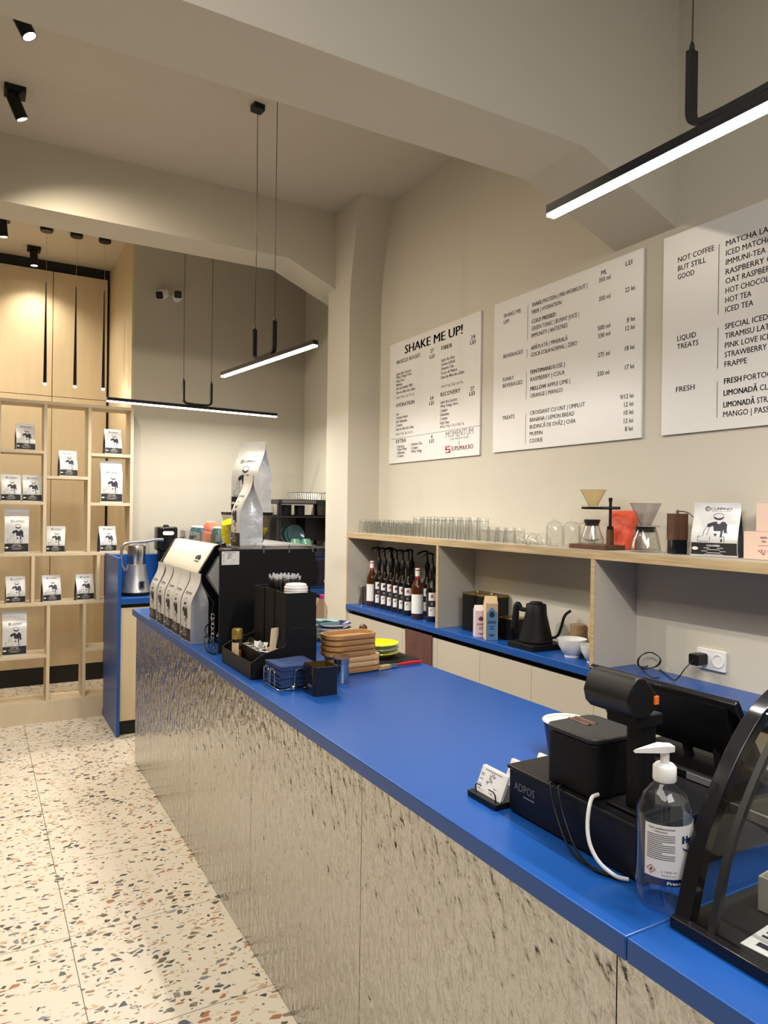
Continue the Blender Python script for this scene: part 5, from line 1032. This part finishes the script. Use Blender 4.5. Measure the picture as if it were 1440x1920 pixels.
vs = thing('dripper_stand', 'walnut pour over stand with a black steel arm on the wall shelf', 'stand', (2.375, 2.245, WZ), 0.0)
MB().add([(x, y, z) for z in (0.0, 0.020) for x, y in ((-0.085, -0.105), (0.035, -0.105), (0.050, 0.0), (0.035, 0.105), (-0.085, 0.105))], [[4, 3, 2, 1, 0], [5, 6, 7, 8, 9], [0, 1, 6, 5], [1, 2, 7, 6], [2, 3, 8, 7], [3, 4, 9, 8], [4, 0, 5, 9]]).build('base', M['walnut'], vs, 0.001, smooth=False)
pt = Vector((-0.002, -0.055))
MB().box(pt.x - 0.011, pt.y - 0.011, 0.020, pt.x + 0.011, pt.y + 0.011, 0.086).build('wooden_post', M['walnut'], vs)
MB().lathe([(0.014, 0.086), (0.014, 0.098), (0.0062, 0.102), (0.0062, 0.205), (0.008, 0.207), (0.008, 0.222), (0.0001, 0.223)], (pt.x, pt.y, 0), 16).build('rod', M['black'], vs)
am = MB().tube([(pt.x, pt.y - 0.05, 0.178), (pt.x, pt.y + 0.055, 0.178)], 0.0065, 10).ball(0.011, (pt.x, pt.y, 0.178), 12)
am.tube([(pt.x + 0.046 * cos(a), pt.y + 0.10 + 0.046 * sin(a), 0.178) for a in [2 * pi * j / 28 for j in range(28)]], 0.0055, 8, True); am.build('arm', M['black'], vs)
dr = thing('coffee_dripper', 'amber ribbed cone dripper held by the pour over stand', 'dripper', (2.375 + pt.x, 2.245 + pt.y + 0.10, WZ + 0.186))
MB().lathe([(0.020, 0.0), (0.022, 0.006), (0.056, 0.072), (0.059, 0.073), (0.054, 0.071), (0.019, 0.004)], n=60, rib=0.02, ribn=20).build('cone', M['glass_amber'], dr); MB().lathe([(0.050, 0.0), (0.050, 0.004), (0.020, 0.005), (0.020, -0.012), (0.018, -0.012), (0.018, 0.0)], n=32).build('flange', M['glass'], dr)
def server(label, loc, lid, s=1.0, handle=None, cone=False):
    t = thing('glass_server', label, 'server', loc, 0)
    pr = [(0.0001, 0.004), (0.050, 0.0), (0.057, 0.008), (0.056, 0.022), (0.036, 0.075), (0.033, 0.095), (0.031, 0.095), (0.034, 0.075), (0.053, 0.022), (0.0001, 0.008)] if not cone else [(0.0001, 0.004), (0.056, 0.0), (0.060, 0.008), (0.044, 0.085), (0.036, 0.098), (0.034, 0.098), (0.042, 0.084), (0.057, 0.01), (0.0001, 0.008)]
    MB().lathe([(a * s, b * s) for a, b in pr], n=36).build('vessel', M['glass'], t)
    if lid == 'lid': MB().lathe([(0.030 * s, 0.085 * s), (0.0345 * s, 0.10 * s), (0.040 * s, 0.113 * s), (0.036 * s, 0.116 * s), (0.0001, 0.108 * s)], n=28).build('lid', M['dark'], t)
    else: MB().lathe([(0.0365 * s, 0.078 * s), (0.0385 * s, 0.098 * s), (0.0345 * s, 0.099 * s)], n=28).build('collar', M['black'], t)
    if handle: MB().tube(chaikin([(handle[0] * 0.034, handle[1] * 0.034, 0.09), (handle[0] * .075, handle[1] * .075, 0.088), (handle[0] * .085, handle[1] * .085, 0.055), (handle[0] * .052, handle[1] * .052, 0.030)], 3), 0.0038, 8).build('handle', M['glass'], t)
    return t
server('glass coffee server with a dark lid on the walnut stand', (2.375 + pt.x - 0.005, 2.245 + pt.y + 0.10, WZ + 0.0205), 'lid', 0.92, (-0.5, 0.86))
server('glass coffee server with black collar under the clear dripper', (2.375, 2.005, WZ), 'collar', 1.03, None, True)
d2 = thing('coffee_dripper', 'clear greyish cone dripper standing on the collared server', 'dripper', (2.375, 2.005, WZ + 0.103))
MB().lathe([(0.020, 0.006), (0.024, 0.012), (0.060, 0.094), (0.0635, 0.095), (0.058, 0.093), (0.019, 0.008)], n=60, rib=0.03, ribn=16).build('cone', M['glass_grey'], d2); MB().lathe([(0.056, 0.0), (0.056, 0.005), (0.021, 0.007)], n=36).build('flange', M['glass_grey'], d2)
rp = thing('coffee_pouch', 'orange red pouch leaning on the wall behind the servers', 'pouch', (2.455, 2.205, WZ))
MB().grid(lambda a, c: (-0.022 * (1 - c) ** 1.2 * (1 - (2 * a - 1) ** 4) - 0.001 + 0.022 * c * 0.6, 0.078 - 0.156 * a, 0.0 + 0.168 * c), 12, 12).grid(lambda a, c: (0.024 * (1 - (2 * a - 1) ** 4) * (1 - c) ** 1.2 * .4 + 0.001 + 0.022 * c * .6, -0.078 + 0.156 * a, 0.168 * c), 12, 12).build('pouch', M['redbag'], rp)
hg = thing('hand_grinder', 'walnut and black square hand grinder with a crank arm', 'grinder', (2.395, 1.868, WZ), -0.5)
MB().rbox(-0.029, -0.029, 0.029, 0.029, 0.006, 0.0, 0.055).build('jar', M['gloss'], hg); MB().rbox(-0.031, -0.031, 0.031, 0.031, 0.006, 0.055, 0.158).build('wooden_body', M['walnut'], hg, 0.001)
ck = Vector((0.25, -0.97, 0)); R_ = Matrix.Rotation(0.5, 3, 'Z'); ck = (R_ @ ck)
MB().lathe([(0.006, 0.158), (0.006, 0.172), (0.0001, 0.173)], n=12).tube(chaikin([(0, 0, 0.167), tuple(ck * 0.04)[:2] + (0.166,), tuple(ck * .066)[:2] + (0.140,), tuple(ck * .094)[:2] + (0.141,), tuple(ck * .104)[:2] + (0.16,)], 2), 0.003, 8).build('crank', M['steel'], hg)
MB().lathe([(0.0001, 0.152), (0.010, 0.153), (0.024, 0.172), (0.026, 0.188), (0.020, 0.195), (0.0001, 0.196)], (ck.x * .104, ck.y * .104, 0), 24).build('crank_knob', M['black'], hg)
def tea_box(label, loc, w, d, h):
    t = thing('tea_box', label, 'box', loc, 0, 'pink tea boxes')
    MB().box(-d / 2, -w / 2, 0, d / 2, w / 2, h).build('box', M['pink'], t, 0.0015)
    f = lambda u, v: (-d / 2 - 0.0006, w / 2 - u, v); m = MB()
    put_text(m, 'GAZA', f, w * .5, h * .76, 0.007, align='c', bold=.02); put_text(m, 'TEA', f, w * .5, h * .62, 0.007, align='c', bold=.02); put_rect(m, f, w * .36, h * .50, w * .64, h * .512)
    for a in (-.5, -.2, .2, .5): m.add([f(w * .5, h * .17), f(w * .5 + .001, h * .17), f(w * .5 + a * .035, h * (.40 - abs(a) * .1)), f(w * .5 + a * .035 - .003, h * (.38 - abs(a) * .1))], [[0, 1, 2, 3]])
    m.build('box_print', M['plum'], t, smooth=False); return t
tea_box('lower pink tea box at the right end of the wall shelf', (2.425, 1.500, WZ), 0.150, 0.10, 0.098)
tea_box('upper pink tea box on top of the other, cut off by the photo edge', (2.425, 1.465, WZ + 0.0985), 0.135, 0.09, 0.098)

# ================================================================== TILL AREA
dw = thing('cash_drawer', 'wide black cash drawer with a grey maker name on its side', 'cash drawer', (1.16, 0.985, CZ))
part_at(MB().box(0.968, 0.812, 0.9345, 1.385, 1.156, 1.026), 'housing', M['black'], dw, 0.003)
part_at(MB().box(0.964, 0.809, 1.020, 1.390, 1.159, 1.0275), 'lid_plate', M['black'], dw, 0.002)
part_at(MB().box(0.975, 0.82, 0.931, 1.38, 1.15, 0.935), 'feet_frame', M['void'], dw)
f = lambda u, v: (0.9671, 1.140 - u, 0.9725 + v); m = MB(); put_text(m, 'ADPOS', f, 0.002, 0.010, 0.0165, 0.060, bold=-0.004); put_rect(m, f, 0.030, 0.001, 0.062, 0.004); part_at(m, 'maker_name', M['ink_grey'], dw, smooth=False)
pr_ = thing('receipt_printer', 'black rounded receipt printer on the cash drawer', 'printer', (1.04, 1.0, 1.0278))
part_at(MB().rbox(0.978, 0.930, 1.105, 1.062, 0.020, 1.0285, 1.127), 'body', M['matte'], pr_, 0.003)
part_at(MB().rbox(0.976, 0.928, 1.107, 1.064, 0.022, 1.1275, 1.138), 'lid', M['dark'], pr_, 0.003)
part_at(MB().grid(lambda a, c: (1.035 + 0.028 * a, 1.005 + 0.055 * c, 1.1385 + 0.002 * sin(9 * a)), 8, 3), 'paper_slot', M['walnut'], pr_)
part_at(MB().tube(chaikin([(0.982, 0.926, 1.042), (0.956, 0.920, 1.044), (0.932, 0.905, 0.99), (0.930, 0.880, 0.955), (0.945, 0.850, 0.936), (0.960, 0.835, 0.935)], 3), 0.0036, 8), 'data_cable', M['white'], pr_)
for a in (0.0, 0.022): part_at(MB().tube(chaikin([(0.977, 1.03 - a, 1.034), (0.955, 1.025 - a, 1.034), (0.950, 1.00 - a, 0.985), (0.938, 0.955 - a, 0.942), (0.932, 0.900 - a, 0.934), (0.952, 0.850, 0.934)], 3), 0.0022, 8), 'thin_cable', M['black'], pr_)
td = thing('payment_terminal', 'black card payment terminal with an orange key on a post', 'card terminal', (1.03, 0.87, 1.0278))
part_at(MB().rbox(1.006, 0.850, 1.046, 0.888, 0.008, 1.0345, 1.181), 'post', M['matte'], td, 0.002)
part_at(MB().box(0.99, 0.842, 1.0285, 1.075, 0.915, 1.034), 'post_foot', M['matte'], td, 0.002)
tp_ = [(0.950, 1.236), (0.960, 1.262), (0.972, 1.272), (0.990, 1.272), (1.022, 1.240), (1.024, 1.218), (0.998, 1.203), (0.968, 1.204), (0.955, 1.216)]
part_at(MB().prism(tp_[::-1], 0.832, 0.935, 'y'), 'terminal_body', M['black'], td, 0.003)
part_at(MB().box(1.012, 0.829, 1.224, 1.022, 0.833, 1.238), 'orange_key', M['orange'], td)
part_at(MB().box(0.985, 0.842, 1.181, 1.050, 0.912, 1.2025), 'cradle', M['matte'], td, 0.003)
mn = thing('till_monitor', 'black till touchscreen seen from behind, tilted on its stand', 'monitor', (1.30, 1.0, 1.0278))
MT = Matrix.Translation((1.245, 1.02, 1.196)) @ Matrix.Rotation(radians(-32), 4, 'Y')     # local -z runs down the screen
scr = MB().box(-0.006, -0.185, -0.160, 0.010, 0.185, 0.0, MT); part_at(scr, 'screen', M['gloss'], mn, 0.003)
bkm = MB().prism([(-0.006, -0.012), (-0.028, -0.05), (-0.028, -0.125), (-0.006, -0.152)], -0.165, 0.165, 'y', MT); part_at(bkm, 'back_shell', M['black'], mn, 0.002)
part_at(MB().tube([(1.285, 0.985, 1.115), (1.315, 0.985, 1.04)], 0.010, 8), 'stand_arm', M['dark'], mn); part_at(MB().tube([(1.285, 0.905, 1.115), (1.30, 0.905, 1.04)], 0.010, 8), 'stand_arm', M['dark'], mn)
part_at(MB().rbox(1.225, 0.84, 1.375, 1.10, 0.01, 1.0285, 1.044), 'stand_base', M['matte'], mn, 0.002)
m = MB(); fl = lambda u, v: (1.2243, 0.93 - u, 1.032 + v)
part_at(MB().box(1.223, 0.868, 1.030, 1.2248, 0.925, 1.0425), 'rating_label', M['ink_grey'], mn)
cc = thing('paper_cup', 'wide blue paper cup with white rim behind the receipt printer', 'cup', (1.312, 1.345, 0.931))
MB().lathe([(0.0001, 0.0), (0.044, 0.0), (0.058, 0.090)], n=36).build('wall', M['cupblue'], cc); MB().lathe([(0.0573, 0.090), (0.043, 0.004), (0.0001, 0.004)], n=36).build('inside', M['paper'], cc, label='white inside of the cup'); MB().tube([(0.0585 * cos(a), 0.0585 * sin(a), 0.0905) for a in [2 * pi * k / 36 for k in range(36)]], 0.0028, 8, True).build('rim', M['paper'], cc)
ctr = thing('card_tray', 'low black tray with wire dividers holding business cards', 'card tray', (1.05, 1.215, CZ))
part_at(MB().box(0.940, 1.165, 0.931, 1.20, 1.262, 0.943), 'tray', M['black'], ctr, 0.001)
for x in (0.951, 1.03, 1.11):
    part_at(MB().tube(chaikin([(x, 1.245, 0.943), (x - 0.002, 1.245, 0.962), (x - 0.002, 1.225, 0.962)], 1), 0.0016, 6), 'wire_clip', M['black'], ctr); part_at(MB().tube(chaikin([(x, 1.178, 0.943), (x - 0.002, 1.178, 0.962), (x - 0.002, 1.20, 0.962)], 1), 0.0016, 6), 'wire_clip', M['black'], ctr)
    part_at(MB().tube(chaikin([(x + 0.012, 1.255, 0.943), (x + 0.034, 1.255, 0.985), (x + 0.036, 1.24, 0.99), (x + 0.036, 1.19, 0.99), (x + 0.034, 1.175, 0.985), (x + 0.012, 1.175, 0.943)], 1), 0.0016, 6), 'wire_back', M['white'], ctr)
bc0 = None
for g_, (x, lab) in enumerate(((0.955, 'printed business card leaning in the front slot of the card tray'), (1.035, 'printed business card leaning in the middle slot of the card tray'), (1.115, 'printed business card leaning in the last slot of the card tray'))):
    for q in range(5):
        if bc0 is None:
            bc0 = thing('business_card', lab, 'card', (0, 0, 0), 0, 'business cards in slot %d' % g_)
            MB().box(0, -0.043, 0, 0.0009, 0.043, 0.054).build('card', M['paper'], bc0); m = MB(); card_print(m, lambda u, v: (-0.0004, 0.043 - u, v), 0.086, 0.054); m.build('card_print', M['ink_grey'], bc0, smooth=False); o = bc0
        else: o = copy_tree(bc0); o['label'] = lab
        o['group'] = 'business cards in slot %s' % ('one', 'two', 'three')[g_]
        o.location = (x + 0.0022 * q, 1.214 + 0.0012 * ((q * 7) % 5 - 2), 0.9435); o.rotation_euler = (0.0, 0.42, 0.0)
sb = thing('sanitizer_bottle', 'large clear pump bottle of hand gel with a blue and white label', 'bottle', (0.958, 0.7645, 0.931), 0); sb.scale = (1.15, 1.15, 1.10)
rr_ = 0.037
MB().lathe([(0.0001, 0.003), (rr_ * .8, 0.0), (rr_, 0.012), (rr_, 0.128), (rr_ * .97, 0.142), (rr_ * .78, 0.160), (rr_ * .45, 0.172), (0.0135, 0.176), (0.0135, 0.186)], n=40).build('bottle', M['gel'], sb)
MB().lathe([(0.0001, 0.006), (rr_ * .78, 0.004), (rr_ * .965, 0.014), (rr_ * .965, 0.128), (rr_ * .93, 0.140), (rr_ * .80, 0.152), (0.0001, 0.152)], n=40).build('gel', M['gel'], sb)
MB().lathe([(0.0045, 0.02), (0.0045, 0.18)], n=12).build('dip_tube', M['plexi'], sb)
pm_ = MB().lathe([(0.0150, 0.178), (0.0158, 0.180), (0.0155, 0.198), (0.012, 0.202), (0.006, 0.203), (0.006, 0.222), (0.0001, 0.222)], n=28)
pm_.add([(x, y, z) for x, y, z in ((-0.034, 0.022, 0.2155), (-0.029, 0.030, 0.2155), (-0.032, 0.024, 0.220), (-0.010, -0.006, 0.2295), (0.006, -0.012, 0.229), (0.012, 0.002, 0.229), (-0.002, 0.012, 0.2295), (-0.008, -0.008, 0.220), (0.008, -0.010, 0.220), (0.011, 0.003, 0.220), (-0.003, 0.011, 0.220))], [[3, 4, 5, 6], [7, 10, 9, 8], [3, 7, 8, 4], [4, 8, 9, 5], [5, 9, 10, 6], [2, 0, 7, 3], [2, 3, 6], [2, 6, 1], [6, 10, 1], [0, 1, 10, 7], [0, 2, 1]]); pm_.build('pump', M['white'], sb, sharp=60)
a_l, a_r = pi * 1.00, pi * 1.98; LW = (a_r - a_l) * rr_
lf = lambda e: (lambda u, v: ((rr_ + e) * cos(a_l + u / rr_), (rr_ + e) * sin(a_l + u / rr_), v))
lb_ = MB(); put_rect(lb_, lf(0.0006), 0, 0.044, LW, 0.118, 30, 1); lo_ = lb_.build('label', M['paper'], sb); lo_.location = (0, 0, 0.009)
m = MB(); put_rect(m, lf(0.0010), 0, 0.034, LW, 0.0442, 30, 1); put_text(m, 'Hygienium', lf(0.0014), 0.050, 0.094, 0.011, 0.052, bold=.05); m.poly([lf(0.0011)(0.060 + 0.010 * cos(a), 0.088 + 0.006 * sin(a)) for a in [pi + pi * k / 10 for k in range(11)]]); m.build('label_blue', M['navyglaze'], lo_, smooth=False)
m = MB(); put_text(m, 'Gel antibacterian', lf(0.0011), 0.006, 0.112, 0.0030, 0.033, bold=.03); put_text(m, 'Hidratant', lf(0.0011), 0.013, 0.1078, 0.0026, 0.017, bold=.02); put_text(m, 'e 1000 ml', lf(0.0011), 0.022, 0.0525, 0.0030, 0.020); put_text(m, '33,8 fl. oz', lf(0.0011), 0.023, 0.0475, 0.0026, 0.018)
for k_ in range(13): put_rect(m, lf(0.0010), 0.0035, 0.1035 - 0.0028 * k_, 0.0035 + (0.036 if k_ % 5 != 4 else 0.020), 0.1047 - 0.0028 * k_, 6, 1)
m.build('label_text', M['ink_grey'], lo_, smooth=False)
m = MB(); L_ = lf(0.0012); c_ = (0.0095, 0.0545)
for q in range(4):
    a, b_ = pi / 2 * q, pi / 2 * (q + 1); P4 = [(c_[0] + r_ * cos(t_), c_[1] + r_ * sin(t_)) for r_, t_ in ((0.0062, a), (0.0062, b_), (0.0050, b_), (0.0050, a))]; m.poly([L_(*p) for p in P4])
m.build('hazard_diamond', M['red_ink'], lo_, smooth=False)
m = MB(); m.poly([L_(c_[0] + x * .001, c_[1] + y * .001) for x, y in ((-1.2, -2), (1.2, -2), (1.7, 0), (.2, 2.4), (-.6, .6), (-1.6, .6))]); m.build('flame_symbol', M['ink'], lo_, smooth=False)
m = MB(); put_text(m, 'Presept', lf(0.0016), 0.030, 0.0365, 0.0048, 0.024, bold=.02); m.build('label_white', M['paper'], lo_, smooth=False)

# ------------------------------------------------ curved glass display case
dc = thing('display_case', 'black framed curved glass display case at the right end of the counter', 'display case', (1.15, 0.3, CZ))
VP = [(0.921, 0.942), (0.930, 0.965), (0.943, 1.012), (0.960, 1.060), (0.994, 1.117), (1.038, 1.178), (1.082, 1.223), (1.120, 1.247), (1.160, 1.266), (1.21, 1.278), (1.27, 1.284), (1.42, 1.286)]
VPc = [(p.x, p.y) for p in chaikin([(x, z, 0) for x, z in VP], 2)]
def arc_band(y0, y1, t, off=0.0):         # slab following the curved profile
    o_ = []; i_ = []
    for j, (x, z) in enumerate(VPc):
        a = Vector(VPc[max(0, j - 1)]); b = Vector(VPc[min(len(VPc) - 1, j + 1)]); d = (b - a).normalized(); nrm = Vector((d.y, -d.x))
        o_.append((x - nrm.x * -off, z - nrm.y * -off) if False else (x + nrm.x * off, z + nrm.y * off)); i_.append((x + nrm.x * (off + t), z + nrm.y * (off + t)))
    return MB().prism(o_ + i_[::-1], y0, y1, 'y')
def arc_strip(y0, y1, off):
    m = MB(); n = len(VPc); pts = []
    for j, (x, z) in enumerate(VPc):
        a = Vector(VPc[max(0, j - 1)]); b = Vector(VPc[min(n - 1, j + 1)]); d = (b - a).normalized(); pts.append((x + d.y * off, z - d.x * off))
    m.add([(x, y0, z) for x, z in pts] + [(x, y1, z) for x, z in pts], [[j, j + 1, n + j + 1, n + j] for j in range(n - 1)]); return m
part_at(arc_band(0.690, 0.716, 0.020), 'end_frame', M['gloss'], dc, 0.002, sharp=25)
part_at(arc_band(0.650, 0.660, 0.010, 0.0), 'glass_gasket', M['dark'], dc, sharp=25)
part_at(arc_strip(0.660, 0.690, 0.003), 'tinted_edge', M['tintpane'], dc)
part_at(arc_strip(-1.20, 0.650, 0.002), 'front_glass', M['pane'], dc)
side_poly = [(x + 0.006, z - 0.002) for x, z in VPc] + [(1.46, 1.28), (1.46, 0.955), (0.94, 0.955)]
part_at(MB().add([(x, 0.703, z) for x, z in side_poly], [list(range(len(side_poly)))]), 'end_glass', M['tintpane'], dc, smooth=False)
part_at(MB().box(1.42, -1.2, 1.276, 1.47, 0.716, 1.296), 'top_rail', M['gloss'], dc, 0.002)
part_at(MB().box(0.912, -1.2, 0.9305, 0.935, 0.716, 0.948), 'base_rail', M['gloss'], dc, 0.002)
part_at(MB().box(0.935, -1.2, 0.9305, 1.47, 0.716, 0.940), 'floor_tray', M['dark'], dc)
part_at(MB().box(1.452, -1.2, 0.940, 1.47, -0.0, 1.276), 'back_door', M['tintpane'], dc); part_at(MB().box(1.452, 0.702, 0.940, 1.47, 0.716, 1.276), 'rear_post', M['gloss'], dc)
part_at(MB().box(1.02, -1.15, 1.098, 1.44, 0.69, 1.104), 'glass_shelf', M['pane'], dc)
part_at(MB().box(1.015, -1.15, 1.092, 1.021, 0.69, 1.106), 'shelf_edge', M['alu'], dc)
for lab, y, x in (('white price card lying at the front of the display case', 0.585, 0.985), ('white price card nearer to the camera along the display case front', 0.475, 0.985)):
    t = thing('price_card', lab, 'card', (x, y, 0.9408), 0.1, 'price cards in the display case')
    MB().box(-0.03, -0.045, 0, 0.05, 0.045, 0.0012).build('card', M['paper'], t); m = MB(); fz = lambda u, v: (0.045 - v, 0.04 - u, 0.0016)
    put_rect(m, fz, 0.01, 0.05, 0.06, 0.062); put_rect(m, fz, 0.004, 0.028, 0.07, 0.034); put_rect(m, fz, 0.004, 0.014, 0.055, 0.020); m.build('card_print', M['ink'], t, smooth=False)
t = thing('pastry_box', 'grey box with pale filling inside the display case', 'box', (1.155, 0.61, 0.9408), 0.12)
open_box(-0.09, -0.07, 0.09, 0.07, 0.0, 0.052).build('box', M['greyboard'], t); MB().grid(lambda a, c: (-0.085 + .17 * a, -0.065 + .13 * c, 0.044 + 0.006 * sin(7 * a) * sin(6 * c)), 10, 10).build('filling', M['cream'], t)
